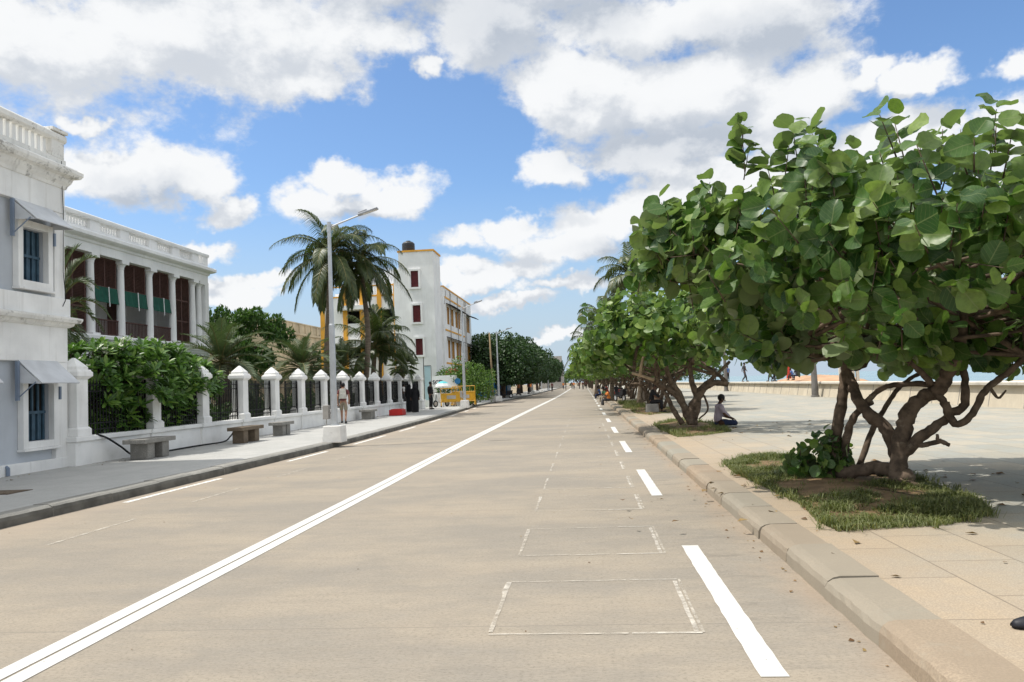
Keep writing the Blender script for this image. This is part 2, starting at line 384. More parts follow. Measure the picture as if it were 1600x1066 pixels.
# road, paving, kerbs
def road_mat():
    m, n, l, b = newmat('brushed_concrete_road'); t = NT(m)
    a, c_ = (.335,.288,.226), (.255,.23,.195)
    c = t.mix(t.rng(t.noise(t.pos((.5,1,1)), .7, 8, .68), .36, .64), c_, a)
    c = t.mix(t.rng(t.noise(t.pos((.5,2.6,1)), 3.4, 9, .8), .44, .7, 0, .42), c, (.225,.195,.155))       # brushed across
    c = t.mix(t.rng(t.noise(t.pos((2.5,26,1)), 3, 7, .85), .45, .66, 0, .35), c, (.42,.37,.30))
    c = t.mix(t.rng(t.noise(t.pos((.6,1,1)), 62, 6, .85), .47, .66, 0, .75), c, (.15,.13,.10))
    c = t.mix(t.rng(t.noise(t.pos(), 9, 3, .5), .72, .78, 0, .5), c, (.2,.17,.14))                          # oil spots
    c = t.mix(t.rng(t.noise(t.pos(), 1.9, 7, .7), .48, .72, 0, .4), c, (.22,.20,.17))
    c = t.mix(t.rng(t.noise(t.pos((.3,.8,1)), .9, 6, .7), .5, .75, 0, .2), c, (.36,.285,.21))
    sp = n.new('ShaderNodeSeparateXYZ'); l.new(t.pos(), sp.inputs[0])
    edge = t.math('ADD', sp.outputs[0], t.math('MULTIPLY', t.noise(t.pos((1,.35,1)), 1.4, 5, .65), 1.1))
    c = t.mix(t.rng(edge, 1.75, 2.3, 0, .5), c, (.36,.255,.17))                                              # red dust along the kerb
    dk = t.math('MULTIPLY', t.rng(t.noise(t.pos((.8,2.4,1)), 1.3, 7, .75), .5, .72), t.rng(sp.outputs[0], .55, 1.1, 0, .8))
    c = t.mix(dk, c, (.15,.135,.115))
    lt = t.math('ADD', t.math('MULTIPLY', sp.outputs[0], -1), t.math('MULTIPLY', t.noise(t.pos((1,.3,1)), .8, 5, .6), 1.5))
    c = t.mix(t.rng(lt, 6.6, 7.9, 0, .5), c, (.38,.31,.24))
    # saw cuts across the road every 4.6 m
    y = t.math('ADD', sp.outputs[1], t.math('MULTIPLY', t.noise(t.pos((1.5,0,0)), 1.5, 2), .03))
    fr = t.math('FRACT', t.math('DIVIDE', t.math('ADD', y, 1.9), 4.6))
    j = t.math('LESS_THAN', t.math('ABSOLUTE', t.math('SUBTRACT', fr, .5)), .0018)
    c = t.mix(t.math('MULTIPLY', j, .4), c, (.17,.15,.13))
    l.new(c, b.inputs['Base Color']); b.inputs['Roughness'].default_value = .82; b.inputs['Specular IOR Level'].default_value = .25
    l.new(t.bump(t.math('ADD', t.noise(t.pos((2,30,1)), 3, 4, .7), t.math('MULTIPLY', t.noise(t.pos(), 150, 3, .6), .6)), .35, .004), b.inputs['Normal'])
    return m
M['road'] = road_mat()
def slab_mat(name, tones, bw, bh, joint, warm=None, grit=.25, jc=(.16,.13,.10), rot=False, off=.5, jm=.6):
    """granite slabs laid in courses"""
    m, n, l, b = newmat(name); t = NT(m)
    p = t.pos()
    if rot:
        r = n.new('ShaderNodeVectorRotate'); r.rotation_type = 'Z_AXIS'; r.inputs['Angle'].default_value = math.pi/2; l.new(p, r.inputs[0]); p = r.outputs[0]
    def brick(c1, c2, mo):
        k = n.new('ShaderNodeTexBrick'); k.inputs['Scale'].default_value = 1; k.inputs['Brick Width'].default_value = bw; k.inputs['Row Height'].default_value = bh
        k.inputs['Mortar Size'].default_value = joint; k.inputs['Mortar Smooth'].default_value = .1; k.inputs['Bias'].default_value = 0; k.offset = off
        k.inputs['Color1'].default_value = (*c1, 1); k.inputs['Color2'].default_value = (*c2, 1); k.inputs['Mortar'].default_value = (*mo, 1)
        l.new(p, k.inputs['Vector']); return k
    k1 = brick(tones[0], tones[1], tones[0]); c = k1.outputs['Color']
    c = t.mix(t.rng(t.noise(t.pos(), 1.3, 8, .7), .42, .62, 0, .8), c, tones[2])
    c = t.mix(t.rng(t.noise(t.pos(), 5, 6, .65), .45, .7, 0, .3), c, mul(tones[1], .75))
    if warm:
        sp = n.new('ShaderNodeSeparateXYZ'); l.new(t.pos(), sp.inputs[0])
        e = t.math('ADD', sp.outputs[0], t.math('MULTIPLY', t.noise(t.pos(), .9, 5, .6), 2.4))
        c = t.mix(t.rng(e, 6.2, 2.8, 0, .68), c, warm)
    c = t.mix(t.rng(t.noise(t.pos(), 90, 3, .7), .42, .62, grit, 0), c, (.1,.09,.08))
    c = t.mix(t.math('MULTIPLY', k1.outputs['Fac'], jm), c, jc)
    l.new(c, b.inputs['Base Color']); b.inputs['Roughness'].default_value = .72; b.inputs['Specular IOR Level'].default_value = .3
    h = t.math('SUBTRACT', t.math('MULTIPLY', t.noise(t.pos(), 60, 5, .65), .5), k1.outputs['Fac'])
    l.new(t.bump(h, .4, .004), b.inputs['Normal'])
    return m
M['prom'] = slab_mat('promenade_granite_slabs', ((.35,.345,.295), (.49,.435,.34), (.36,.375,.345)), .92, .6, .007, warm=(.44,.32,.205), rot=True, grit=.3)
M['walk'] = slab_mat('grey_stone_pavement', ((.44,.44,.42), (.49,.485,.46), (.42,.42,.40)), 1.25, .95, .006, jc=(.2,.19,.17), rot=True, jm=.5)
M['kerb_r'] = mat('granite_kerb_dusty', (.335,.26,.185), .8, .22, 1.1, .35, 70, grit=.18, stain=.3, stain_col=(.33,.30,.24))
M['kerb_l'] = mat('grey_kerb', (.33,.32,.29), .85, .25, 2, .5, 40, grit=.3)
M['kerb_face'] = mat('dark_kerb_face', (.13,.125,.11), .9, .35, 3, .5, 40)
def stones(m, c2, f):
    """every separate stone of the mesh gets its own shade"""
    t = NT(m); bs = m.node_tree.nodes['Principled BSDF']; src = bs.inputs['Base Color'].links[0].from_socket
    ge = t.n.new('ShaderNodeNewGeometry'); t.l.new(t.mix(t.math('MULTIPLY', ge.outputs['Random Per Island'], f), src, c2), bs.inputs['Base Color'])
stones(M['kerb_r'], (.27,.255,.21), .9); stones(M['kerb_l'], (.22,.215,.195), .8)
def paint_mat(name, col, wear, wscale=7, lo=.5, hi=.62):
    m, n, l, b = newmat(name); t = NT(m)
    c = t.mix(t.rng(t.noise(t.pos(), 3, 5, .6), .35, .7), mul(col, .9), col)
    c = t.mix(t.rng(t.noise(t.pos((.5,4,1)), 6, 6, .7), .6, .75, 0, .35), c, (.5,.46,.4))
    l.new(c, b.inputs['Base Color']); b.inputs['Roughness'].default_value = .7
    a = t.rng(t.noise(t.pos(), wscale, 8, .7), lo, hi)
    l.new(t.math('SUBTRACT', 1, t.math('MULTIPLY', a, wear)), b.inputs['Alpha'])
    return m
M['paint'] = paint_mat('white_road_paint', (.64,.635,.60), .7, 22, .6, .72)
M['paint_old'] = paint_mat('worn_road_paint', (.8,.78,.73), .7, 10, .5, .62)
M['chalk'] = paint_mat('faint_marking_paint', (.62,.575,.50), .9, 9, .3, .72)
M['chalk2'] = paint_mat('fainter_marking_paint', (.56,.51,.43), .95, 9, .28, .7)
M['sand'] = mat('beach_sand', (.50,.37,.23), .95, .15, .3, .4, 6)
M['redsand'] = mat('red_sand_heap', (.46,.29,.18), .95, .2, .6, .6, 4)
M['earth'] = mat('dry_earth', (.28,.23,.16), .95, .25, .3, .4, 6)
M['lawn'] = mat('garden_lawn', (.06,.10,.025), .95, .35, 2, .6, 20)
M['promwall'] = mat('cream_stone_facing', (.52,.46,.36), .85, .12, 1.2, .3, 20, streak=.25, stain_col=(.33,.3,.25))
M['promcap'] = mat('pale_stone_coping', (.60,.56,.49), .8, .1, 2, .3, 20)
def water():
    m, n, l, b = newmat('shallow_sea'); t = NT(m)
    c = t.mix(t.rng(t.noise(t.pos((.02,.004,1)), 1, 4), .4, .65), (.19,.285,.315), (.24,.33,.35))
    l.new(c, b.inputs['Base Color']); b.inputs['Roughness'].default_value = .25; b.inputs['IOR'].default_value = 1.33
    l.new(t.bump(t.noise(t.pos((1,.6,1)), .8, 5, .6), .5, .3), b.inputs['Normal']); return m
M['sea'] = water()

def leaf_mat(name, dark, midc, light, back, rough=.4, trans=.28, vein=None, spec=.45, old=None):
    m, n, l, b = newmat(name); t = NT(m)
    ge = n.new('ShaderNodeNewGeometry'); rnd = ge.outputs['Random Per Island']
    cr = n.new('ShaderNodeValToRGB'); e = cr.color_ramp.elements
    e[0].position = 0; e[0].color = (*dark, 1); e[1].position = 1; e[1].color = (*light, 1)
    k = cr.color_ramp.elements.new(.55); k.color = (*midc, 1)
    if old:
        k = cr.color_ramp.elements.new(.990); k.color = (*light, 1); e[-1].color = (*old, 1); k2 = cr.color_ramp.elements.new(.996); k2.color = (*old, 1)
    l.new(rnd, cr.inputs[0]); c = cr.outputs[0]
    c = t.mix(t.rng(t.noise(t.pos(), 25, 4), .4, .7, 0, .3), c, mul(dark, .8))
    if vein:
        uv = n.new('ShaderNodeUVMap'); sp = n.new('ShaderNodeSeparateXYZ'); l.new(uv.outputs[0], sp.inputs[0])
        ax = t.math('ABSOLUTE', sp.outputs[0])
        mid_ = t.math('LESS_THAN', ax, .022)
        w = t.math('FRACT', t.math('MULTIPLY', t.math('SUBTRACT', sp.outputs[1], t.math('MULTIPLY', ax, .75)), 5.5))
        side = t.math('LESS_THAN', w, .10)
        c = t.mix(t.math('MULTIPLY', t.math('MAXIMUM', mid_, t.math('MULTIPLY', side, .55)), .6), c, vein)
    c = t.mix(t.math('MULTIPLY', ge.outputs['Backfacing'], .75), c, back)
    l.new(c, b.inputs['Base Color']); b.inputs['Roughness'].default_value = rough; b.inputs['Specular IOR Level'].default_value = spec
    tr = n.new('ShaderNodeBsdfTranslucent'); l.new(t.mix(1, c, (1.0,1.25,.55), 'MULTIPLY'), tr.inputs[0])
    ms = n.new('ShaderNodeMixShader'); ms.inputs[0].default_value = trans
    l.new(b.outputs[0], ms.inputs[1]); l.new(tr.outputs[0], ms.inputs[2]); l.new(ms.outputs[0], n['Material Output'].inputs[0])
    return m
M['grape'] = leaf_mat('sea_grape_leaf', (.025,.075,.017), (.085,.17,.034), (.23,.32,.075), (.22,.265,.14), .40, .34, vein=(.2,.25,.1))
M['grape2'] = leaf_mat('sea_grape_leaf_far', (.035,.09,.02), (.10,.19,.034), (.25,.34,.075), (.18,.23,.10), .42, .32)
M['tree'] = leaf_mat('broad_leaf_dark', (.016,.042,.012), (.03,.072,.018), (.055,.11,.025), (.04,.075,.025), .5, .22)
M['tree2'] = leaf_mat('broad_leaf_bright', (.03,.075,.012), (.055,.13,.02), (.10,.19,.03), (.07,.12,.03), .5, .28)
M['plum'] = leaf_mat('frangipani_leaf', (.03,.085,.018), (.08,.185,.03), (.24,.36,.06), (.10,.17,.06), .35, .3, vein=(.16,.26,.08))
M['coco'] = leaf_mat('coconut_leaflet', (.035,.058,.018), (.065,.092,.028), (.12,.14,.045), (.07,.09,.035), .42, .22, old=(.24,.16,.06))
M['date'] = leaf_mat('date_palm_leaflet', (.055,.085,.04), (.09,.125,.06), (.14,.18,.085), (.09,.12,.06), .5, .2)
M['shrub'] = leaf_mat('garden_shrub_leaf', (.025,.06,.012), (.05,.11,.02), (.10,.18,.03), (.06,.1,.03), .5, .25)
M['shrub_light'] = leaf_mat('light_shrub_leaf', (.05,.11,.018), (.10,.19,.03), (.19,.29,.05), (.11,.17,.05), .5, .3)
M['flower'] = leaf_mat('white_petal', (.75,.74,.68), (.82,.81,.76), (.85,.85,.82), (.8,.8,.75), .6, .2)
M['pink'] = leaf_mat('pink_bract', (.5,.08,.12), (.6,.12,.15), (.65,.2,.2), (.55,.12,.14), .6, .3)
M['litter'] = leaf_mat('fallen_leaf', (.10,.05,.02), (.22,.12,.04), (.34,.24,.10), (.20,.13,.06), .7, .1)
M['grass'] = leaf_mat('coarse_grass', (.11,.14,.045), (.19,.21,.075), (.36,.32,.15), (.13,.15,.05), .6, .25, old=(.42,.34,.19))
# ------------------------------------------------------------------ the setting
def sheet(name, rows, material, kind='structure'):
    """strip sheet: rows of (left xyz, ..., right xyz)"""
    b = MB(); k = len(rows[0])
    for r in rows: b.v += [tuple(p) for p in r]
    for i in range(len(rows)-1):
        for j in range(k-1): b.f.append([i*k+j, i*k+j+1, (i+1)*k+j+1, (i+1)*k+j]); b.m.append(0)
    return tag(b.build(name, material), kind=kind)
# one ground sheet with the beach falling to the sea on the right
prof = [(-9000,-.06),(-300,-.06),(-60,-.06),(-12,-.06),(0,-.06),(14.2,-.06),(14.35,.42),(17,.55),(24,.62),(30,.2),(38,-1.6),(60,-4),(9000,-5)]
ys = [-300,-60,-20,0,20,40,60,80,110,150,220,320,600,1500,9000]
rnd = random.Random(4)
sheet('ground', [[(x, y, z+(rnd.uniform(-.12,.12) if 16 < x < 32 else 0)) for x, z in prof] for y in ys], [M['earth']])
me = bpy.data.objects['ground'].data; me.materials.append(M['sand'])
for p in me.polygons:
    if p.center.x > 14: p.material_index = 1
sheet('sea', [[(x, y, -1.0) for x in (30, 400, 4000, 30000)] for y in (-20000, -200, 0, 200, 600, 3000, 30000)], M['sea'])
KL = [(-7.15,-30),(-7.13,9),(-7.04,11.6),(-6.92,16),(-6.82,21),(-6.85,25),(-7.05,33),(-7.3,42),(-7.75,52),(-8.1,59),(-7.9,66),(-7.4,74),(-7.1,90),(-7.0,140),(-7.0,420)]
KR = 1.53
def kl(y):
    for (x0,y0),(x1,y1) in zip(KL, KL[1:]):
        if y0 <= y <= y1: return x0+(x1-x0)*(y-y0)/(y1-y0)
    return -7
ry = [-30,-10,0,4,8,12,16,20,25,30,36,42,48,52,56,59,62,66,70,74,82,90,110,140,200,300,420]
sheet('road', [[(kl(y)-.05, y, 0), (-3.4, y, .0), (KR+.05, y, 0)] for y in ry], M['road'])
sheet('left_pavement', [[(-11.4, y, .15), (kl(y)-.32, y, .15)] for y in ry], M['walk'])
sheet('promenade', [[(KR+.36, y, .12), (6, y, .12), (13.75, y, .12)] for y in ry], M['prom'])
sheet('garden_ground', [[(-60, y, .1), (-11.1, y, .1)] for y in (-30, 10, 30, 52, 64)], M['lawn'])
# kerbs: real rounded steps cut into stones
def kerb(name, f, z, w, y0, y1, ln, mats, flip, seed):
    b = MB(); y = y0; r = random.Random(seed)
    while y < y1:
        l = ln*r.uniform(.9, 1.1) if y < 70 else ln*8
        xa, xb = f(y), f(y+l); s = 1 if flip else -1; dz = r.uniform(-.006, .005); dx = r.uniform(-.005, .005)
        rows = []; ns_ = 9 if y < 32 else 1
        for q_ in range(ns_+1):
            t = y+.005+(l-.01)*q_/ns_; x0 = xa+(xb-xa)*q_/ns_+dx+(r.uniform(-.003,.003) if 0 < q_ < ns_ else r.uniform(-.002,.009))
            P = [(0,-.05),(0.012,z*.55),(.03,z*.82),(.065,z*.97),(.11,z+.004),(w,z+.004),(w,-.05)]
            rows.append([(x0+s*(p+(r.uniform(-.0035,.0035) if ns_ > 1 and 0 < k_ < 5 else 0)), t, q+dz+(r.uniform(-.003,.002) if ns_ > 1 and 1 < k_ < 5 else 0) if q > 0 else q) for k_, (p, q) in enumerate(P)])
        k = len(rows[0]); n = len(b.v); b.v += [p for w_ in rows for p in w_]
        for q_ in range(ns_):
            for j in range(k-1):
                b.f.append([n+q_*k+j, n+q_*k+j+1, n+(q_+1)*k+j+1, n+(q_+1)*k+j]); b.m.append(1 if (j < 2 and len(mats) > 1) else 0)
        b.f.append([n+j for j in range(k)]); b.m.append(0); b.f.append([n+ns_*k+j for j in range(k)][::-1]); b.m.append(0)
        y += l
    return tag(b.build(name, mats), kind='structure')
kerb('right_kerb', lambda y: KR, .135, .36, -6, 420, 1.05, [M['kerb_r']], True, 5)
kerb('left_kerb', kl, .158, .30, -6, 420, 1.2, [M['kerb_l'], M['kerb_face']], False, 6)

# painted markings, 4 mm above the road
def ribbon(b, pts, w, z=.004):
    n = len(b.v); m = len(pts)
    for i, p in enumerate(pts):
        a_, q = Vector(pts[max(i-1, 0)]), Vector(pts[min(i+1, m-1)]); d = (q-a_).normalized()
        b.v += [(p[0]-d.y*w/2, p[1]+d.x*w/2, z), (p[0]+d.y*w/2, p[1]-d.x*w/2, z)]
    for i in range(m-1): b.f.append([n+2*i, n+2*i+1, n+2*i+3, n+2*i+2]); b.m.append(0)
def strip(b, pts, w, z=.004, jag=0, r=random.Random(1)):
    for i in range(len(pts)-1):
        p, q = Vector((*pts[i], z)), Vector((*pts[i+1], z)); d = (q-p).normalized(); n = Vector((d.y, -d.x, 0))*w/2
        k = max(1, int((q-p).length/.12)) if jag else 1
        prev = None
        for s in range(k+1):
            c = p.lerp(q, s/k); a, e = c-n*(1+r.uniform(-jag, jag)), c+n*(1+r.uniform(-jag, jag))
            if prev: b.add([prev[0], prev[1], e, a], [(0,1,2,3)])
            prev = (a, e)
CLN = curve([(x, y, 0) for x, y in [(-3.23,-6),(-3.23,-1),(-3.235,4),(-3.235,8),(-3.24,12),(-3.27,17),(-3.28,22),(-3.27,28),(-3.23,36),(-3.18,46),(-3.1,60),(-3.0,80),(-3.0,105),(-3.15,150),(-3.4,210),(-3.8,300),(-4.2,400)]], 8)
for dx, nm in ((-.074, 'centre_line'), (.074, 'centre_line')):
    b = MB(); ribbon(b, [(p.x+dx, p.y) for p in CLN], .124); tag(b.build(nm, M['paint']), kind='structure')
b = MB()
for y0, y1 in [(4.1,7.27),(10.4,13.45),(16.75,19.9),(23.1,26.1),(29.3,32.2)]+[(29.3+6.25*k, 32.2+6.25*k) for k in range(1, 50)]:
    strip(b, [(.88, y0), (.88, y1)], .14, jag=.05)
tag(b.build('edge_dashes', M['paint']), kind='structure')
b = MB()
for y0, y1 in [(11.15,14.06),(17.15,19.7),(22,25.7),(28,31),(34.5,37.5),(41,44),(47.5,50),(53.5,56)]:
    strip(b, [(kl(y0)+.26, y0), (kl(y1)+.26, y1)], .105, jag=.08)
tag(b.build('pavement_side_dashes', M['paint_old']), kind='structure')
b, b2 = MB(), MB(); r = random.Random(9)
for y0, y1 in [(4.81,6.07),(6.98,8.25),(9.37,10.6),(11.28,12.6),(13.6,14.9),(16,17.3),(18.4,19.7),(21,22.4),(24,25.4),(27,28.5),(31,32.5),(36,37.6),(42,43.6)]:
    strip(b, [(.60, y0+.02), (.605, y1-.05)], .03, .004, .25, r); strip(b2, [(.635, y0), (.64, y1)], .02, .0042, .3, r)
    strip(b, [(.63, y0), (.22, y0)], .03, .0041, .25, r); strip(b, [(.63, y1), (.28, y1+.01)], .02, .0041, .3, r)
    strip(b2, [(.2, y0), (-.64, y0+.01)], .026, .004, .3, r); strip(b2, [(.25, y1), (-.62, y1)], .024, .004, .3, r)
    strip(b2, [(-.63, y0+.05), (-.635, y1-.3)], .03, .0041, .4, r); strip(b, [(-.635, y1-.32), (-.635, y1)], .04, .004, .3, r)
tag(b.build('box_marks', M['chalk']), kind='structure'); tag(b2.build('faint_box_marks', M['chalk2']), kind='structure')
b = MB()
for y in range(5, 60, 3): strip(b, [(-5.9+.02*y, y*1.0), (-5.88+.02*y, y+1.6)], .05, .004, .4, r)
tag(b.build('worn_lane_marks', M['chalk2']), kind='structure')

# promenade sea wall
t = thing('sea_wall', 'long low cream stone wall between promenade and beach', 'wall', (13.9, 40, .12))
b = MB(); b.prism([(13.72,.08),(14.1,.08),(14.1,.86),(13.9,.86)], 'y', -12, 420); b.build('facing', M['promwall'], t)
b = MB()
yy = -12
while yy < 420:
    l = 2.4 if yy < 120 else 60
    b.prism([(13.68,.86),(14.2,.86),(14.2,.98),(13.72,1.0),(13.66,.95)], 'y', yy+.006, yy+l-.006); yy += l
b.build('coping', M['promcap'], t)
b = MB()
for k in range(60):
    y = 2+k*2.2; b.prism([(13.70,.08),(13.74,.08),(13.91,.857),(13.87,.857)], 'y', y, y+.022)
b.build('joint', M['conc'], t)
b = MB(); r = random.Random(3)
n = 24
P = [(19+9*i/n, 66+30*j/n) for j in range(n+1) for i in range(n+1)]
def hz_(x, y):
    d = 1-((x-22.6)/3.6)**2-((y-80)/12)**2
    return .35 + max(0, d)**.6*.95 + r.uniform(-.06,.06)
b.v = [(x, y, hz_(x, y)) for x, y in P]
for j in range(n):
    for i in range(n): b.f.append([j*(n+1)+i, j*(n+1)+i+1, (j+1)*(n+1)+i+1, (j+1)*(n+1)+i]); b.m.append(0)
tag(b.build('sand_heap', M['redsand'], smooth=True), kind='structure')

# ------------------------------------------------------------------ near house on the left
def pierced(b, xf, th, y0, y1, z0, z1, holes):
    """wall slab facing +x at xf, thickness th, with rectangular holes (y0, y1, z0, z1)"""
    ys_ = sorted({y0, y1, *[q for h in holes for q in h[:2]]}); zs = sorted({z0, z1, *[q for h in holes for q in h[2:]]})
    for ya, yb in zip(ys_, ys_[1:]):
        run = None
        for za, zb in zip(zs, zs[1:]):
            cy, cz = (ya+yb)/2, (za+zb)/2
            solid = not any(h[0] < cy < h[1] and h[2] < cz < h[3] for h in holes)
            if solid: run = (run[0], zb) if run else (za, zb)
            if not solid or zb == zs[-1]:
                if run: b.box(xf-th, xf, ya, yb, run[0], run[1])
                run = None
H1 = thing('white_house', 'nearest white two storey house with grey panels and tin window hoods', 'house', (-11, 14, 0))
SP = 2.17
bays = [0, -1, -2, -3, -4, -5]
holes = []
for k in bays: holes += [(14.62+k*SP, 15.36+k*SP, 3.98, 5.06), (14.74+k*SP, 15.5+k*SP, .76, 1.92)]
b = MB(); pierced(b, -11.1, .32, 3-.0, 15.6, .1, 6.1, [h for h in holes if h[0] > 3.2]); b.build('wall', M['plaster_grey'], H1)
b = MB()
b.box(-22, -11.46, -2, 15.9, 0, 6.45); b.box(-11.42, -11.08, -2, 2.99, 0, 6.1)
b.box(-11.42, -11.0, 15.602, 15.98, .1, 2.36)                # right pier, ground floor
b.box(-11.42, -11.0, 15.6, 15.92, 3.5, 5.56)                # right pier, upper floor
b.box(-11.42, -10.985, -2, 16.0, -.05, .36)                # plinth
b.box(-11.42, -10.99, -2, 15.985, 2.362, 3.12)               # band under the string course
b.box(-11.42, -10.95, -2, 16.03, 3.3, 3.72)                 # blocking course
b.box(-11.42, -10.99, -2, 15.925, 5.562, 6.12)               # frieze
b.box(-22, -11.44, 15.91, 15.95, 0, 6.12)
b.build('stucco_frame', M['plaster'], H1, bevel=.012)
b = MB()
def corn(prof, y1, b, out=1):
    """moulding along the street front that returns round the corner"""
    n = len(prof); v = []
    for (p, z) in prof: v.append((-11+p, -2, z))
    for (p, z) in prof: v.append((-11+p, y1+p, z))
    for (p, z) in prof: v.append((-22, y1+p, z))
    f = []
    for s_ in (0, 1):
        for i in range(n): f.append((s_*n+i, s_*n+(i+1)%n, (s_+1)*n+(i+1)%n, (s_+1)*n+i))
    f += [tuple(range(n)), tuple(range(2*n, 3*n))[::-1]]
    b.add(v, f)
corn([(-.4,6.1),(.03,6.1),(.05,6.17),(.10,6.24),(.13,6.33),(.23,6.36),(.27,6.43),(.27,6.5),(.22,6.54),(-.4,6.56)], 15.92, b)
corn([(-.4,3.1),(.04,3.1),(.1,3.14),(.12,3.19),(.2,3.2),(.23,3.26),(.23,3.3),(.05,3.34),(-.4,3.34)], 15.96, b)
b.build('cornice', M['plaster_cornice'], H1)
b = MB()
b.box(-11.3, -10.98, -2, 15.96, 6.56, 6.74)
b.box(-11.25, -10.98, 15.5, 15.9, 6.74, 7.12); b.box(-11.32, -10.92, 15.46, 15.96, 7.29, 7.36)
b.prism([(-11.3,7.1),(-10.98,7.1),(-10.94,7.14),(-10.94,7.24),(-10.98,7.28),(-11.3,7.28)], 'y', -2, 15.94)
for k in range(11):
    y = 14.0-k*3.0
    if y < -1: break
    b.box(-11.22, -11.0, y-3+.0, y-3+.28, 6.74, 7.1)
b.box(-22, -11.3, 15.62, 15.88, 6.56, 7.28)
b.build('parapet', M['plaster_cornice'], H1, bevel=.01)
b = MB(); y = 15.4
while y > 2:
    b.box(-11.13, -11.07, y-.05, y+.05, 6.738, 7.102); y -= .178
o = b.build('balusters', M['plaster'], H1); tag(o, kind='stuff')
for k in bays:
    for (y0, y1, z0, z1, low) in ((14.62,15.36,3.98,5.06,0),(14.74,15.5,.76,1.92,1)):
        y0 += k*SP; y1 += k*SP
        if y0 < 3.2: continue
        if k < -4: continue
        w = MB(); e = .14
        for (a, c_, d, f) in ((y0-e, y0, z0-e, z1+e), (y1, y1+e, z0-e, z1+e), (y0, y1, z0-e, z0), (y0, y1, z1, z1+e)): w.box(-11.098, -10.965, a, c_, d, f)
        w.box(-11.098, -10.93, y0-e-.02, y1+e+.02, z0-e-.05, z0-e-.002)
        fr = w.build('window', M['plaster'], H1, bevel=.008)
        s_ = MB()
        s_.box(-11.27, -11.22, y0, y1, z0, z1)
        s_.build('dark_pane', M['dark'], fr)
        s_ = MB(); n = 4
        for i in range(n+1):
            yy = y0+.04+(y1-y0-.08)*i/n; s_.box(-11.20, -11.165, yy-.022, yy+.022, z0+.01, z1-.01)
            if i < n: s_.box(-11.215, -11.195, yy+.03, yy+.03+(y1-y0)/n*.5, z0+.01, z0+(z1-z0)*(.5 if low else .98))
        s_.box(-11.2, -11.15, y0+.01, y1-.01, z0+(z1-z0)*.47, z0+(z1-z0)*.52)
        s_.build('shutter', M['blue_shutter'], fr)
    for (ya, yb, zt, zb) in ((14.36,15.5,5.56,5.12), (14.48,15.64,2.37,1.90)):
        ya += k*SP; yb += k*SP
        if ya < 3: continue
        if k < -4: continue
        a = MB()
        v = [(-11.0,ya,zt),(-11.0,yb,zt),(-10.5,yb,zb),(-10.5,ya,zb)]
        up = Vector((.35,0,.94))*.018
        a.add(v+[tuple(Vector(p)+up) for p in v], [(3,2,1,0),(4,5,6,7),(0,1,5,4),(1,2,6,5),(2,3,7,6),(3,0,4,7)])
        for yy in (ya, yb):
            cheek = [(-11.0, zt-.02), (-9.99, zb-.005), (-10.0, zb-.07), (-11.0, zb-.07)] if False else [(-11.0, zt-.03), (-10.51, zb-.005), (-11.0, zb+.02)]
            a.prism([(p, q) for p, q in cheek], 'y', yy-.008, yy+.008)
        aw = a.build('window_hood', M['awning'], H1)
        a = MB(); a.box(-11.0, -10.94, yb+.012, yb+.06, zb-.32, zb-.05); a.build('bracket', M['bracket'], aw)
        a = MB(); a.box(-11.0, -10.94, ya-.07, ya-.012, zb-.32, zt-.02)
        a.tube([(-10.97, ya-.04, zb-.28), (-10.6, ya-.03, zb+.03)], .012, 6)
        a.build('bracket', M['bracket'], aw)
b = MB(); b.tube([(-10.95,14.15,.16),(-10.95,14.15,.3),(-10.99,14.15,.33)], .035, 8); b.build('drain_pipe', M['bracket'], H1)
b = MB(); b.tube([(-10.98,15.81,6.7),(-10.96,15.79,6.2),(-10.965,15.84,5.6),(-10.96,15.81,4.3),(-10.94,15.86,3.7),(-10.94,15.76,3.55)], .008, 5); b.build('cable', M['rubber'], H1)

# ------------------------------------------------------------------ veranda house behind it
H2 = thing('veranda_house', 'long white colonial house with upstairs column veranda and brown louvres', 'house', (-19, 29, 0))
cy = [21.1,23.15,25.2,27.28,29.35,31.4,33.6,35.6,37.5]
b = MB(); b.box(-34, -21.6, 18, 38.9, 0, 8.0)
hol = [(y+.55, y+1.5, .9, 3.0) for y in cy[:-1]]
pierced(b, -19.05, .4, 18, 38.9, 0, 3.72, hol); b.box(-21.598, -19.46, 18, 38.9, 3.4, 3.7)
b.box(-21.598, -19.05, 38.5, 38.88, 3.9, 7.4)
b.box(-21.598, -19.1, 18, 38.6, 7.62, 7.72)
b.build('wall', M['b2_white'], H2)
for h in hol:
    b = MB(); b.box(-19.5, -19.3, h[0], h[1], h[2], h[3]); b.build('shutter', M['louvre'], H2)
b = MB()
def band(prof, y1, b, x0=-19):
    n = len(prof); v = [(x0+p, 18, z) for p, z in prof]+[(x0+p, y1+p, z) for p, z in prof]+[(-34, y1+p, z) for p, z in prof]; f = []
    for s_ in (0, 1):
        for i in range(n): f.append((s_*n+i, s_*n+(i+1)%n, (s_+1)*n+(i+1)%n, (s_+1)*n+i))
    f += [tuple(range(n)), tuple(range(2*n, 3*n))[::-1]]; b.add(v, f)
band([(-.5,3.72),(.02,3.72),(.05,3.8),(.12,3.84),(.14,3.92),(.24,3.96),(.24,4.08),(.2,4.12),(-.5,4.12)], 38.75, b)
band([(-.6,7.36),(.02,7.36),(.02,7.7),(.08,7.74),(.1,7.82),(.26,7.87),(.34,7.93),(.34,8.06),(.28,8.1),(-.6,8.1)], 38.7, b)
band([(-.42,8.1),(.02,8.1),(.02,8.26),(-.42,8.26)], 38.7, b)
band([(-.45,8.66),(.06,8.66),(.08,8.72),(.08,8.8),(.04,8.84),(-.45,8.84)], 38.7, b)
for y in cy: b.box(-19.34, -19.0, y-.32, y+.32, 8.261, 8.66)
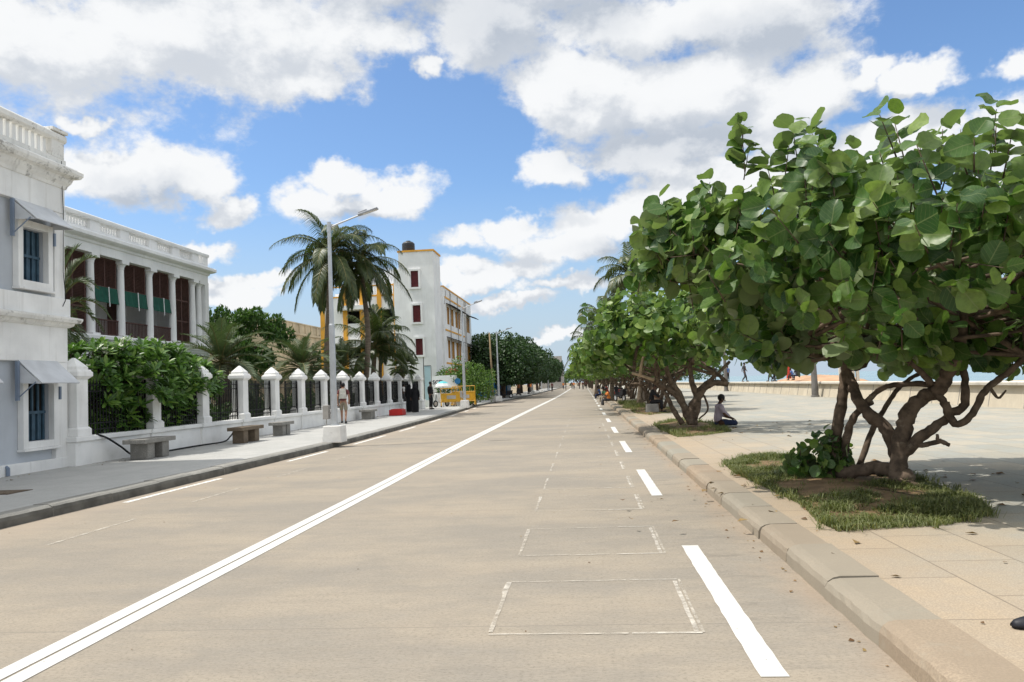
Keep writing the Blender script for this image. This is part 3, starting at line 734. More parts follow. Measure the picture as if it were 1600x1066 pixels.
b.box(-19.4, -18.97, 38.2, 38.72, 8.262, 8.67)
b.box(-34, -19.35, 38.4, 38.66, 8.26, 8.66)
b.build('cornice', M['b2_white'], H2)
b = MB()
for ya, yb in zip(cy, cy[1:]+[38.2]):
    if yb-ya < 1: continue
    n = 8
    b.box(-19.3, -19.12, ya+.32, yb-.32, 8.26, 8.33); b.box(-19.3, -19.12, ya+.32, yb-.32, 8.58, 8.66)
    for k in range(n+1):
        y = ya+.32+(yb-ya-.64)*k/n; b.box(-19.25, -19.17, y-.04, y+.04, 8.33, 8.58)
b.build('parapet_grille', M['b2_white'], H2)
for y in cy+[38.15]:
    c_ = MB(); x = -19.22
    c_.lathe([(.17,4.22),(.165,5.2),(.135,7.0),(.15,7.03),(.15,7.08),(.2,7.18),(.24,7.22)], (x, y, 0), 16)
    c_.box(x-.25, x+.25, y-.25, y+.25, 7.22, 7.36); c_.box(x-.25, x+.25, y-.25, y+.25, 4.12, 4.22)
    c_.build('column', M['b2_white'], H2, smooth=False)
b = MB(); b.box(-19.4, -18.98, 38.42, 38.78, 4.12, 7.36); b.build('end_pier', M['b2_white'], H2)
for i, (ya, yb) in enumerate(zip(cy, cy[1:])):
    full = i in (3, 7) or i < 3
    zb = 4.15 if full else 6.12
    s_ = MB(); x = -19.3
    s_.box(x-.03, x+.03, ya+.22, yb-.22, 7.28, 7.355)
    for q in ((ya+.22, ya+.30), ((ya+yb)/2-.04, (ya+yb)/2+.04), (yb-.30, yb-.22)): s_.box(x-.03, x+.03, q[0], q[1], zb, 7.28)
    for zz in ([zb, 5.2, 6.2] if full else [zb]): s_.box(x-.028, x+.028, ya+.3, yb-.3, zz, zz+.07)
    z = zb+.07
    while z < 7.27:
        s_.obox((x, (ya+yb)/2, z+.03), Matrix.Rotation(R_(-35), 3, 'Y'), .035, (yb-ya)/2-.29, .006); z += .062
    s_.box(x-.06, x-.045, ya+.25, yb-.25, zb, 7.28)
    s_.build('louvre_screen', M['louvre'], H2)
    if not full:
        s_ = MB(); v = []; n = 14
        for zt, xo in ((6.14, -19.22), (5.82, -19.18), (5.5, -19.12)):
            for k in range(n+1): v.append((xo+.012*math.sin(k*2.1)*(6.2-zt)*2, ya+.24+(yb-ya-.48)*k/n, zt))
        s_.add(v, [(r0*(n+1)+k, r0*(n+1)+k+1, (r0+1)*(n+1)+k+1, (r0+1)*(n+1)+k) for r0 in (0,1) for k in range(n)])
        o = s_.build('blind', M['green_blind'], H2); so_ = o.modifiers.new('thick', 'SOLIDIFY'); so_.thickness = .02
        s_ = MB(); s_.tube([(-19.1,(ya+yb)/2,6.15),(-19.08,(ya+yb)/2+.03,5.5),(-19.08,(ya+yb)/2+.04,5.35)], .02, 6); s_.build('blind_cord', M['white_cloth'], o)
        s_ = MB(); s_.box(-19.26, -19.2, ya+.2, yb-.2, 4.78, 4.83); s_.box(-19.25, -19.21, ya+.2, yb-.2, 4.2, 4.24)
        for k in range(17):
            y = ya+.22+(yb-ya-.44)*k/16; s_.box(-19.242, -19.218, y-.016, y+.016, 4.24, 4.78)
        s_.build('railing', M['louvre'], H2)
        s_ = MB(); s_.box(-21.59, -21.55, ya+.6, ya+1.35, 4.12, 6.5); s_.build('door', M['louvre'], H2)

# ------------------------------------------------------------------ yellow and white office block
H3 = thing('office_block', 'white and ochre three storey block with stair tower and black roof tank', 'office building', (-13, 67, 0), rz=0)
WX = -12.45
b = MB()
TW = [(-15.62,-12.62,65.8,69.0,0,13.25)]
tx0, tx1, ty0 = -15.62, -12.62, 65.8
th = [(-14.58,-13.92,10.15,11.55),(-14.5,-13.82,7.15,8.6),(-14.35,-13.72,4.35,5.75)]
# tower front (faces the camera) pierced by three windows
zs = [0]+sorted(q for h in th for q in h[2:])+[13.2]
def pierced_y(b, yf, thk, x0, x1, z0, z1, holes):
    xs = sorted({x0, x1, *[q for h in holes for q in h[:2]]}); zz = sorted({z0, z1, *[q for h in holes for q in h[2:]]})
    for xa, xb in zip(xs, xs[1:]):
        run = None
        for za, zb in zip(zz, zz[1:]):
            cx_, cz = (xa+xb)/2, (za+zb)/2
            solid = not any(h[0] < cx_ < h[1] and h[2] < cz < h[3] for h in holes)
            if solid: run = (run[0], zb) if run else (za, zb)
            if not solid or zb == zz[-1]:
                if run: b.box(xa, xb, yf, yf+thk, run[0], run[1])
                run = None
pierced_y(b, ty0, .25, tx0, tx1, 0, 13.2, th)
b.box(tx0, tx1, ty0+.25, 69, 0, 13.2)
b.box(-16.1, tx0, ty0+.02, 69, 0, 11.75)
rows = ((7.3, 8.9), (4.2, 5.85))
wy = [(70.9,71.9),(73.1,74.3),(75.6,76.8),(77.2,78.3),(79.0,80.2),(83.0,84.9)]
hl = [(a, c_, z0, z1) for a, c_ in wy for z0, z1 in rows]
pierced(b, WX, .3, 69.001, 86.4, 0, 10.5, hl); b.box(-22.5, WX-.32, 69.7, 86.4, 0, 10.4)
# left wing behind the balconies
LX0, LX1, LY = -22.95, -16.1, 67.0
b.box(LX0, LX1, LY+1.6, 69.6, 0, 10.0); b.box(LX0, LX0+2.0, LY, LY+1.6, 0, 9.7); b.box(LX0+.05, LX0+.4, LY+1.7, 84, 0, 9.72)
for z0, z1 in ((0,2.9),(2.9,4.4),(5.35,7.4),(8.55,9.7)): b.box(LX0+2.0, LX1, LY+.02, LY+.25, z0+.001, z1)
for z in (2.9, 5.6, 8.6): b.box(LX0+2.0, LX1, LY+.26, LY+1.6, z, z+.18)
b.build('wall', M['b2_white'], H3)
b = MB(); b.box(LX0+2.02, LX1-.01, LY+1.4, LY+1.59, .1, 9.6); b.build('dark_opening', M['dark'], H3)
b = MB()
for x in (-22.78, -20.75, -19.25, -17.7, -16.25): b.box(x-.19, x+.19, LY-.1, LY+.02-.001 if False else LY+.0, 0, 10.75)
b.box(-23.05, -16.05, LY-.06, LY+.2, 10.6, 10.7); b.box(-23.0, -16.1, LY-.04, LY+.1, 9.7, 9.82)
b.box(tx0-.08, tx1+.08, ty0-.08, 69.08, 13.2, 13.34)
b.box(WX-.35, WX+.06, 69.1, 86.45, 10.5, 10.62)
for z in (9.6, 6.65, 3.65): b.box(WX, WX+.05, 69.8, 81.2, z, z+.14)
b.build('ochre_trim', M['yellow'], H3)
b = MB()
for xa, xb in ((-20.6,-19.4),(-19.1,-17.85),(-17.55,-16.4)):
    b.box(xa, xb, LY-.02, LY+.06, 9.82, 9.9); b.box(xa, xb, LY-.02, LY+.06, 10.52, 10.6)
    for k in range(7): x = xa+(xb-xa)*k/6; b.box(x-.06, x+.06, LY-.01, LY+.05, 9.9, 10.52)
b.build('roof_grille', M['b2_white'], H3)
b = MB()
for (xa, xb, z) in ((-21.3,-18.6,8.55),(-21.3,-18.6,5.3),(-18.5,-16.3,5.3)): b.box(xa, xb, LY-1.0, LY+.01, z, z+.34)
b.build('canopy', M['b2_white'], H3)
for h in th:
    w = MB(); e = .16
    for (xa, xb, za, zb) in ((h[0]-e,h[0],h[2]-e,h[3]+e),(h[1],h[1]+e,h[2]-e,h[3]+e),(h[0],h[1],h[2]-e,h[2]),(h[0],h[1],h[3],h[3]+e)): w.box(xa, xb, ty0-.14, ty0-.001, za, zb)
    fr = w.build('window', M['b2_white'], H3)
    w = MB(); w.box(h[0], h[1], ty0+.04, ty0+.1, h[2], h[3]); w.box((h[0]+h[1])/2-.02, (h[0]+h[1])/2+.02, ty0+.02, ty0+.039, h[2], h[3]); w.build('shutter', M['red_paint'], fr)
for (a, c_, z0, z1) in hl:
    w = MB(); m_ = (a+c_)/2
    w.box(WX-.1, WX-.04, a+.02, m_-.06, z0+.02, z1-.02); w.box(WX-.1, WX-.04, m_+.06, c_-.02, z0+.02, z1-.02)
    w.box(WX-.12, WX+.02, a-.0, a+.019, z0, z1); w.box(WX-.12, WX+.02, c_-.019, c_, z0, z1)
    fr = w.build('side_window', M['ochre_shutter'], H3)
    w = MB(); w.box(WX-.31, WX-.29, a, c_, z0, z1); w.build('dark_pane', M['dark'], fr)
for z in (9.0, 5.95):
    w = MB(); w.prism([(WX+.001,z+.2),(WX+.62,z-.06),(WX+.62,z-.1),(WX+.001,z+.14)], 'y', 70.4, 80.6); w.prism([(WX+.001,z+.2),(WX+1.0,z-.2),(WX+1.0,z-.25),(WX+.001,z+.14)], 'y', 82.6, 85.4); w.build('sun_shade', M['dark'], H3)
w = MB()
for y in (72.5, 76.9, 81.3, 82.2): w.tube([(WX+.06,y,10.5),(WX+.06,y,0.2)], .04, 6)
w.tube([(WX+.03,69.6,9.0),(WX+.03,70.5,10.3)], .03, 5); w.tube([(WX+.03,72.6,9.0),(WX+.03,73.1,10.3)], .03, 5)
w.build('rain_pipe', M['conc'], H3)
w = MB(); w.lathe([(.5,13.34),(.56,13.4),(.56,13.55),(.54,13.57),(.56,13.6),(.56,13.8),(.54,13.82),(.56,13.85),(.55,14.1),(.4,14.25),(.22,14.3),(.2,14.36),(.01,14.36)], (-14.95, 66.9, 0), 20); w.build('roof_tank', M['tank'], H3)

# old beige building far behind the garden
H4 = thing('beige_building', 'old stained beige building with panelled parapet behind the palms', 'building', (-30, 75, 0))
b = MB(); b.box(-46, -28, 71, 95, 0, 7.3); b.build('wall', M['beige'], H4)
b = MB(); b.box(-46, -27.8, 70.9, 95, 7.3, 7.5); b.box(-46, -27.9, 70.8, 95, 8.4, 8.52); b.box(-28.15, -28, 70.95, 95, 7.5, 8.4); b.box(-46, -28.16, 70.95, 71.1, 7.5, 8.4)
for k in range(14): b.box(-28, -27.92, 71+1.7*k, 71.25+1.7*k, 7.5, 8.4)
for k in range(10): b.box(-46+1.75*k, -45.75+1.75*k, 70.82, 70.95, 7.5, 8.4)
b.box(-38, -27.7, 69.6, 70.9, 3.5, 3.7)
b.build('parapet', M['beige'], H4)
for x in (-33.5, -31.2):
    for z0, z1 in ((4.2, 6.2), (.3, 2.6)): b = MB(); b.box(x, x+1.1, 70.93, 70.99, z0, z1); b.build('doorway', M['dark'], H4)
for loc, sz, lab in (((-17.3, 118), (9, 14, 6.0), 'pale grey block with roof cabin beyond the dark roadside trees'), ((-9.5, 235), (7, 10, 7.5), 'small far grey building at the left end of the road')):
    t = thing('far_building', lab, 'building', (loc[0], loc[1], 0), 'far buildings')
    x, y = loc; b = MB(); b.box(x-sz[0]/2, x+sz[0]/2, y, y+sz[1], 0, sz[2]); b.box(x-sz[0]/2-.3, x+sz[0]/2+.3, y-.3, y+sz[1], sz[2]-.9, sz[2]-.6)
    b.box(x+.5, x+sz[0]/2-.3, y+3, y+6, sz[2], sz[2]+2.2); b.build('wall', M['conc'], t)
    for i in range(3):
        for k in range(2): b = MB(); b.box(x-sz[0]/2+.8+i*2.2, x-sz[0]/2+1.9+i*2.2, y-.03, y+.05, sz[2]-2.6-3*k, sz[2]-1.2-3*k); b.build('window', M['dark'], t)

H3.location.x += .32
# ------------------------------------------------------------------ boundary fence
PY = [16.22,19.22,21.84,24.52,27.16,29.78,32.47,35.4,38.2,40.92,43.63,46.22,49.1,52.05]
FN = thing('boundary_fence', 'white pillared boundary wall with black iron railings along the pavement', 'fence', (-11, 34, .15))
b = MB(); b.box(-11.2, -10.86, 15.97, 49.45, .1, .655); b.box(-11.3, -10.7, 51.6, 52.6, .1, .655)
for y in PY: b.box(-11.25, -10.80, y-.28, y+.28, .1, .654)
b.build('low_wall', M['plaster_low'], FN, bevel=.01)
b = MB(); b.box(-11.24, -10.8, 15.97, 49.5, .66, .765); b.box(-11.34, -10.66, 51.55, 52.65, .66, .767)
for y in PY: b.box(-11.29, -10.75, y-.32, y+.32, .657, .77)
b.build('coping', M['plaster_low'], FN, bevel=.015)
for y in PY:
    b = MB(); x = -11.02
    def sq(h, z0, z1, tp=0): b.box(x-h, x+h, y-h, y+h, z0, z1, tp, tp)
    sq(.245, .771, .92); sq(.245, .92, .97, .045); sq(.195, .97, 2.0); sq(.2, 2.0, 2.06, -.06); sq(.27, 2.06, 2.16); sq(.255, 2.16, 2.21, .02); sq(.2, 2.21, 2.27); sq(.2, 2.27, 2.47, .175)
    b.build('pillar', M['plaster'], FN, bevel=.008)
for i, (ya, yb) in enumerate(zip(PY, PY[1:])):
    b = MB(); x = -11.02
    for z in (.88, 1.02, 1.74, 1.88): b.box(x-.014, x+.014, ya+.2, yb-.2, z-.012, z+.012)
    n = round((yb-ya-.44)/.115)
    for k in range(n+1):
        y = ya+.22+(yb-ya-.44)*k/n; thick = k in (0, n) or k == n//2
        rr = .019 if thick else .0105
        b.box(x-rr, x+rr, y-rr, y+rr, .772, 2.0 if thick else 1.95)
        b.add([(x-.016,y,1.95),(x,y-.016,1.95),(x+.016,y,1.95),(x,y+.016,1.95),(x,y,2.04)], [(0,1,4),(1,2,4),(2,3,4),(3,0,4)])
    for y in (ya+.3, yb-.3): b.box(x+.03, x+.06, y-.015, y+.015, .772, 1.95); b.box(x-.01, x+.06, y-.012, y+.012, 1.05, 1.08); b.box(x-.01, x+.06, y-.012, y+.012, 1.72, 1.75)
    b.build('railing', M['iron'], FN)

# ------------------------------------------------------------------ benches and pavement things
def bench(label, x, y, l, w, h, m, mslab):
    t = thing('stone_bench', label, 'bench', (x, y, .15), 'stone benches along the fence')
    r = random.Random(int(y*10)); z = .154
    b = MB(); b.box(x-w/2, x+w/2, y-l/2, y+l/2, z+h-.1, z+h)
    b.build('seat', mslab, t, bevel=.012)
    for s in (-1, 1):
        b = MB(); yy = y+s*(l/2-.36); b.box(x-w/2+.06, x+w/2-.06, yy-.15, yy+.15, z, z+h-.101); b.build('leg', m, t, bevel=.012)
bench('grey granite bench under the frangipani, nearest along the fence', -10.1, 17.6, 1.35, .54, .46, M['granite'], M['granite'])
bench('brown stone bench, second along the fence, in sunlight', -9.86, 22.3, 1.5, .46, .46, M['granite_brown'], M['granite_brown'])
bench('short grey stone bench beside the brown one', -10.05, 25.5, 1.1, .46, .44, M['granite'], M['granite'])
bench('far grey bench behind the backpack walker', -10.3, 37.0, 1.1, .6, .46, M['granite'], M['granite'])
t = thing('red_bench', 'low red painted block bench on the pavement near the dark robed people', 'bench', (-9.85, 41, .15))
b = MB(); b.box(-10.2,-9.5,40.6,41.5,.154,.46); b.build('seat', M['redbox'], t, bevel=.02)
b = MB(); b.box(-10.12,-9.58,40.7,41.4,.461,.49); b.build('seat_edge', M['redbox'], t, bevel=.008)

def make_lamp(label, loc, hs=1.0):
    t = thing('street_lamp', label, 'street lamp', loc, 'street lamps on the left kerb')
    x, y, z = loc
    b = MB(); b.box(x-.27, x+.27, y-.27, y+.27, z-.02, z+.44, .02, .02); b.build('base', M['conc_white'], t, bevel=.02)
    H = 6.05*hs
    b = MB(); b.lathe([(.135,z+.44),(.135,z+.47),(.098,z+.472),(.088,z+2.2),(.082,z+3.2),(.066,z+3.24),(.05,z+H-.06),(.05,z+H),(.0,z+H+.01)], (x, y, 0), 10); b.build('pole', M['galv'], t)
    b = MB(); b.tube(curve([(x,y,z+H-.12),(x+.35,y,z+H+.0),(x+.85,y,z+H+.17)], 4), .026, 8); b.tube([(x,y,z+H-.25),(x,y,z+H+.03)], .06, 8); b.build('arm', M['galv'], t)
    hd = MB(); rot = Matrix.Rotation(R_(-16), 3, 'Y')
    hd.obox((x+1.12, y, z+H+.26), rot, .29, .085, .025); hd.obox((x+.98, y, z+H+.25), rot, .12, .06, .05)
    h = hd.build('lamp_head', M['lamp'], t, bevel=.012)
    g_ = MB(); g_.obox((x+1.17, y, z+H+.244), rot, .2, .07, .004); g_.build('lens', M['glass'], h)
    b = MB(); b.box(x-.30, x-.14, y-.07, y+.11, z+.62, z+1.0); b.box(x-.14, x-.08, y-.02, y+.02, z+.75, z+.82); b.build('junction_box', M['conc'], t, bevel=.01)
    b = MB(); b.tube(curve([(x-.22,y,z+.62),(x-.24,y,z+.35),(x-.33,y-.02,z+.12),(x-.32,y,z)], 4), .016, 6); b.build('cable', M['conc'], t)
    return t
LP = make_lamp('tall grey street lamp nearest the camera, before the coconut palms', (-6.86, 21.2, .15))
LP2 = dup(LP, (-7.85, 51.6, .15), label='second street lamp, in front of the yellow barricades'); LP2.scale = (1,1,1.1)
LP3 = dup(LP, (-7.42, 68.6, .15), label='third street lamp, beside a thin wooden pole')
for y, lab in ((112, 'distant street lamp, nearest of those past the dark trees'), (136, 'distant street lamp between two others past the dark trees'), (162, 'farthest street lamp, where the left trees end'),):
    dup(LP, (-7.25, y, .15), label=lab)
t = thing('wooden_pole', 'thin bare wooden pole in a concrete block beside the third lamp', 'pole', (-8.15, 70.5, .15))
b = MB(); b.tube([(-8.15,70.5,.5),(-8.2,70.5,3.4),(-8.27,70.5,6.3)], [.09,.08,.065], 8); b.build('shaft', M['wood'], t, smooth=True)
b = MB(); b.box(-8.45,-7.85,70.2,70.8,.14,.62,.03,.03); b.build('base', M['conc'], t, bevel=.03)
for y, lab in ((47.3, 'grey tapered promenade pole showing between the nearest tree trunk and the sand heap'), (76, 'farther grey tapered promenade pole above the seated man')):
    t = thing('promenade_lamp', lab, 'lamp post', (13.2, y, .12), 'lamp posts along the sea wall')
    b = MB(); b.lathe([(.24,.12),(.24,.2),(.20,.22),(.15,2.2),(.09,7.4),(.07,7.6)], (13.35, y, 0), 14); b.build('post', M['post_grey'], t, smooth=False)
    b = MB()
    for s in (-1, 1): b.tube(curve([(13.35,y,7.3),(13.35+s*.5,y,7.7),(13.35+s*1.1,y,7.75)], 4), .04, 8)
    b.build('arm', M['galv'], t)
    for s in (-1, 1):
        b = MB(); b.obox((13.35+s*1.3,y,7.74), Matrix.Identity(3), .32, .12, .05); b.build('lamp_head', M['lamp'], t, bevel=.02)
t = thing('stone_post', 'slim pale post with slabs standing on the sea wall', 'post', (14.6, 46.5, .5))
b = MB(); b.box(14.5,14.66,46.4,46.56,.4,2.6); b.build('shaft', M['promcap'], t, bevel=.01)
b = MB(); b.box(14.9,15.35,46.4,46.6,.4,1.75); b.box(15.45,15.6,46.4,46.6,.4,1.8); b.build('slab', M['promcap'], t, bevel=.02)
# cable, cover, sandal
b = MB(); p0 = at(168, 683, 17.6)
b.tube(curve([(-10.82,16.7,.78),(-10.74,16.95,.68),(-10.66,17.35,.45),(-10.6,17.75,.22),(-10.66,18.6,.175),(-10.7,21.0,.175),(-10.65,22.5,.175),(-10.62,22.9,.3),(-10.6,23.1,.42),(-10.58,23.2,.4)], 6), .022, 7)
tag(b.build('cable', M['rubber']), 'black cable sagging from the fence to the pavement behind the nearest bench', 'cable')
t = thing('drain_cover', 'rusty rectangular drain cover in the pavement at the left edge', 'drain cover', (-9.1, 11.6, .154))
b = MB(); b.box(-9.5,-8.75,11.3,11.85,.150,.158); b.build('frame', mat('rusty_iron', (.12,.085,.06), .8, .4, 9, .4), t)
b = MB(); b.box(-9.46,-8.79,11.34,11.81,.158,.162)
for k in range(6): b.box(-9.42+k*.105, -9.36+k*.105, 11.38, 11.77, .162, .166)
b.build('plate', M['granite_brown'], t)
SH = ground(1604, 982, .12)
t = thing('sandal', 'lone black slip-on sandal left on the paving', 'sandal', (SH.x, SH.y, .124))
c = Vector((SH.x+.06, SH.y, .124)); b = MB(); n = 20
def sole(z, k=1.0):
    o = []
    for i in range(n):
        a = 2*math.pi*i/n; q = math.cos(a); w = .045+.008*q
        o.append(c+Vector((q*.135*k, math.sin(a)*w*k, z)))
    return o
v = sole(0)+sole(.028); b.add(v, [(i,(i+1)%n,n+(i+1)%n,n+i) for i in range(n)]+[tuple(range(n))[::-1], tuple(range(n,2*n))]); b.build('sole', M['sandal'], t, bevel=.006)
b = MB(); v = sole(.0285, .86)+sole(.031, .84); b.add(v, [(i,(i+1)%n,n+(i+1)%n,n+i) for i in range(n)]+[tuple(range(n,2*n))]); b.build('insole', M['insole'], t)
b = MB(); v = []
for i in range(9):
    for k in range(9):
        a = math.pi*k/8; q = .02+.09*i/8 ; hgt = .062*(1-.35*(i/8)**2)
        w = .051*math.sqrt(max(.02, 1-((q-.0)/.142)**2))
        v.append(c+Vector((-.136+.15*i/8, math.cos(a)*.052*math.sqrt(max(.01,1-((.136-.15*i/8)/.14)**2)), .008+math.sin(a)*(.018+.045*math.sqrt(i/8)))))
b.add(v, [(i*9+k, i*9+k+1, (i+1)*9+k+1, (i+1)*9+k) for i in range(8) for k in range(8)])
o = b.build('upper', M['sandal'], t, smooth=True); sm = o.modifiers.new('thick', 'SOLIDIFY'); sm.thickness = .006

# ------------------------------------------------------------------ entrance: sign wall, board, barricades, umbrella, scooter
def text_part(s, size, loc, rot, m, parent, ext=.012):
    cu = bpy.data.curves.new('lettering', 'FONT'); cu.body = s; cu.size = size; cu.extrude = ext; cu.offset = size*.018; cu.resolution_u = 3
    o = bpy.data.objects.new('tmp', cu); COL.objects.link(o); bpy.context.view_layer.update()
    me = bpy.data.meshes.new_from_object(o.evaluated_get(bpy.context.evaluated_depsgraph_get())); bpy.data.objects.remove(o)
    q = Matrix.Translation(Vector(loc)-OFF[parent.name]) @ Matrix(rot).to_4x4(); me.transform(q); me.materials.clear(); me.materials.append(m)
    o = bpy.data.objects.new('lettering', me); COL.objects.link(o); o.parent = parent; return o
RX = Matrix.Rotation(R_(90), 3, 'X')
t = thing('sign_wall', 'white entrance wall with large dark letters SCD beside the last fence pillar', 'sign', (-10, 58, .15))
b = MB(); b.box(-11.5,-9.0,57.1,57.4,.1,1.1); b.box(-11.75,-11.3,57.0,57.5,.1,2.1); b.box(-11.8,-11.25,56.95,57.55,2.1,2.25); b.build('wall', M['plaster'], t, bevel=.01)
b = MB(); b.box(-11.2,-9.2,56.98,57.06,1.5,2.4)
for x in (-11.1, -9.3): b.box(x-.03, x+.03, 57.07, 57.13, .2, 2.4)
b.build('board', M['plaster'], t)
text_part('SCD', .40, (-11.0, 56.975, 1.80), RX, M['letters'], t)
t = thing('info_board', 'tall pale blue panel on dark poles behind the last fence pillar', 'information board', (-11.0, 53.9, .15))
b = MB(); b.box(-10.95,-10.52,53.9,53.94,.7,3.05); b.build('panel', M['paleblue'], t)
b = MB(); b.tube([(-11.0,53.92,.15),(-11.0,53.92,3.7)], .03, 6); b.tube([(-10.48,53.92,.15),(-10.48,53.92,3.07)], .02, 6); b.box(-10.97,-10.5,53.89,53.95,3.05,3.09); b.build('frame', M['iron'], t)
def barricade(label, x, y, rz, w=1.45, h=1.3):
    t = thing('barricade', label, 'barricade', (x, y, .15), 'yellow barricades at the entrance', rz)
    b = MB(); f = .026
    for xx in (-w/2, w/2): b.tube([(xx,0,.12),(xx,0,h)], f, 6)
    for z in (h, h*.72, .35): b.tube([(-w/2,0,z),(w/2,0,z)], f, 6)
    for xx in (-w/4, 0, w/4): b.tube([(xx,0,h*.72),(xx,0,h)], .016, 5)
    b.build('frame', M['barrier'], t)
    b = MB(); b.box(-w/2+.03, w/2-.03, -.012, .012, .38, h*.71); b.build('panel', M['barrier'], t)
    b = MB(); b.box(-w*.22, w*.22, -.016, -.0121, .55, .8); b.build('plate', M['conc'], t)
    for xx in (-w/2, w/2):
        b = MB(); b.box(xx-.025, xx+.025, -.36, .36, .08, .13); b.tube([(xx,-.33,.1),(xx,0,.6)], .018, 5); b.tube([(xx,.33,.1),(xx,0,.6)], .018, 5)
        b.build('foot', M['barrier'], t)
        b = MB()
        for yy in (-.32, .32): b.tube([(xx-.02,yy,.06),(xx+.02,yy,.06)], .06, 10)
        b.build('wheel', M['rubber'], t)
barricade('yellow police barricade on the left, beside the scooter', -9.35, 55.2, .25)
barricade('yellow police barricade on the right, next to the pink flowering shrub', -8.5, 56.0, -.1, 1.5, 1.42)
barricade('yellow barricade standing behind the other two', -8.9, 57.2, .5, 1.5, 1.4)
t = thing('umbrella', 'open turquoise and white umbrella above the yellow barricades', 'umbrella', (-10.05, 55.9, .15))
b = MB(); v = [(-10.05,55.9,2.0)]; n = 8
for rr, z in ((.22,1.95),(.42,1.82),(.56,1.62)):
    for k in range(n): a = 2*math.pi*k/n+.2; v.append((-10.05+rr*math.cos(a), 55.9+rr*math.sin(a), z))
f = [(0,1+k,1+(k+1)%n) for k in range(n)]+[(1+r0*n+k,1+(r0+1)*n+k,1+(r0+1)*n+(k+1)%n,1+r0*n+(k+1)%n) for r0 in (0,1) for k in range(n)]
b.add(v, f); b.m = [1 if i >= 16 else 0 for i in range(len(f))]
o = b.build('canopy', [M['umb_blue'], M['white_cloth']], t); o.modifiers.new('thick', 'SOLIDIFY').thickness = .01
b = MB(); b.tube([(-10.05,55.9,.15),(-10.05,55.9,2.05)], .014, 6); b.build('shaft', M['iron'], t)
def scooter(label, x, y, rz, body, grp='parked two-wheelers'):
    t = thing('scooter', label, 'scooter', (x, y, .15), grp, rz)
    for yy in (-.62, .62):
        b = MB(); v = []; N, k_ = 18, 6
        for i in range(N):
            a = 2*math.pi*i/N
            for j in range(k_):
                q = 2*math.pi*j/k_; rr = .2+.05*math.cos(q); v.append((.045*math.sin(q), yy+rr*math.cos(a), .25+rr*math.sin(a)))
        b.add(v, [(i*k_+j, i*k_+(j+1)%k_, ((i+1)%N)*k_+(j+1)%k_, ((i+1)%N)*k_+j) for i in range(N) for j in range(k_)])
        w = b.build('wheel', M['rubber'], t, smooth=True)
        b = MB(); b.tube([(-.03,yy,.25),(.03,yy,.25)], .15, 12); b.build('rim', M['galv'], w)
    b = MB(); b.prism([(-.75,.45),(-.35,.32),(.25,.30),(.38,.34),(.5,.75),(.56,.98),(.48,.98),(.40,.72),(.26,.42),(-.12,.42),(-.2,.68),(-.78,.72)], 'x', -.14, .14); b.build('body', body, t, bevel=.04, seg=3)
    b = MB(); b.prism([(-.8,.73),(-.2,.69),(-.12,.73),(-.2,.79),(-.8,.83)], 'x', -.13, .13); b.build('seat', M['rubber'], t, bevel=.02)
    b = MB(); b.tube([(-.33,.42,1.02),(0,.5,1.04),(.33,.42,1.02)], .016, 6); b.tube([(0,.5,1.03),(0,.62,.25)], .025, 6)
    for s in (-1, 1): b.tube([(s*.25,.44,1.03),(s*.32,.46,1.2)], .008, 5); b.blob((s*.33,.46,1.22), .05, .015, .035, 8, 5)
    b.build('handlebar', M['iron'], t)
    b = MB(); b.blob((0,.56,.92), .09, .05, .07, 10, 6); b.build('headlight', M['glass'], t, smooth=True)
    return t
scooter('white scooter parked beside the SCD sign wall', -10.15, 55.6, 2.6, M['white_cloth'])
t = thing('traffic_sign', 'round blue road sign half hidden by the pink flowering shrub', 'sign', (-9.0, 55.0, .15))
b = MB(); b.tube([(-9.12,56.83,.15),(-9.12,56.83,2.2)], .03, 8); b.build('post', M['galv'], t)
b = MB(); v = [(-9.12+.22*math.cos(2*math.pi*k/24), yy, 1.95+.22*math.sin(2*math.pi*k/24)) for yy in (56.78,56.8) for k in range(24)]
b.add(v, [tuple(range(24)), tuple(range(24,48))[::-1]]+[(k,(k+1)%24,24+(k+1)%24,24+k) for k in range(24)]); b.build('disc', M['blue'], t)
for x, y, l, lab in ((-9.4, 78, 5.0, 'blue painted kiosk front under the dark trees, nearer one'), (-9.0, 93, 4.0, 'blue hoarding with white post under the dark trees, farther one')):
    t = thing('blue_hoarding', lab, 'hoarding', (x, y, .15), 'blue hoardings under the roadside trees')
    b = MB(); b.box(x-2.2, x, y, y+.1, .3, 2.4); b.box(x-.1, x, y+.101, y+l, .3, 2.4); b.build('panel', M['blue'], t)
    b = MB()
    for k in range(4): b.tube([(x+.02,y+k*l/3.2+.06,.15),(x+.02,y+k*l/3.2+.06,2.7)], .045, 6)
    b.build('post', M['blue'] if y < 90 else M['conc_white'], t)
    b = MB(); b.box(x-2.1, x+.35, y-.3, y+l, .14, .42); b.build('plinth', M['conc_white'], t)
# ------------------------------------------------------------------ foliage
def frame(y, n):
    y = y.normalized(); n = n - y*n.dot(y)
    n = n.normalized() if n.length > 1e-4 else y.orthogonal().normalized()
    return y.cross(n), y, n
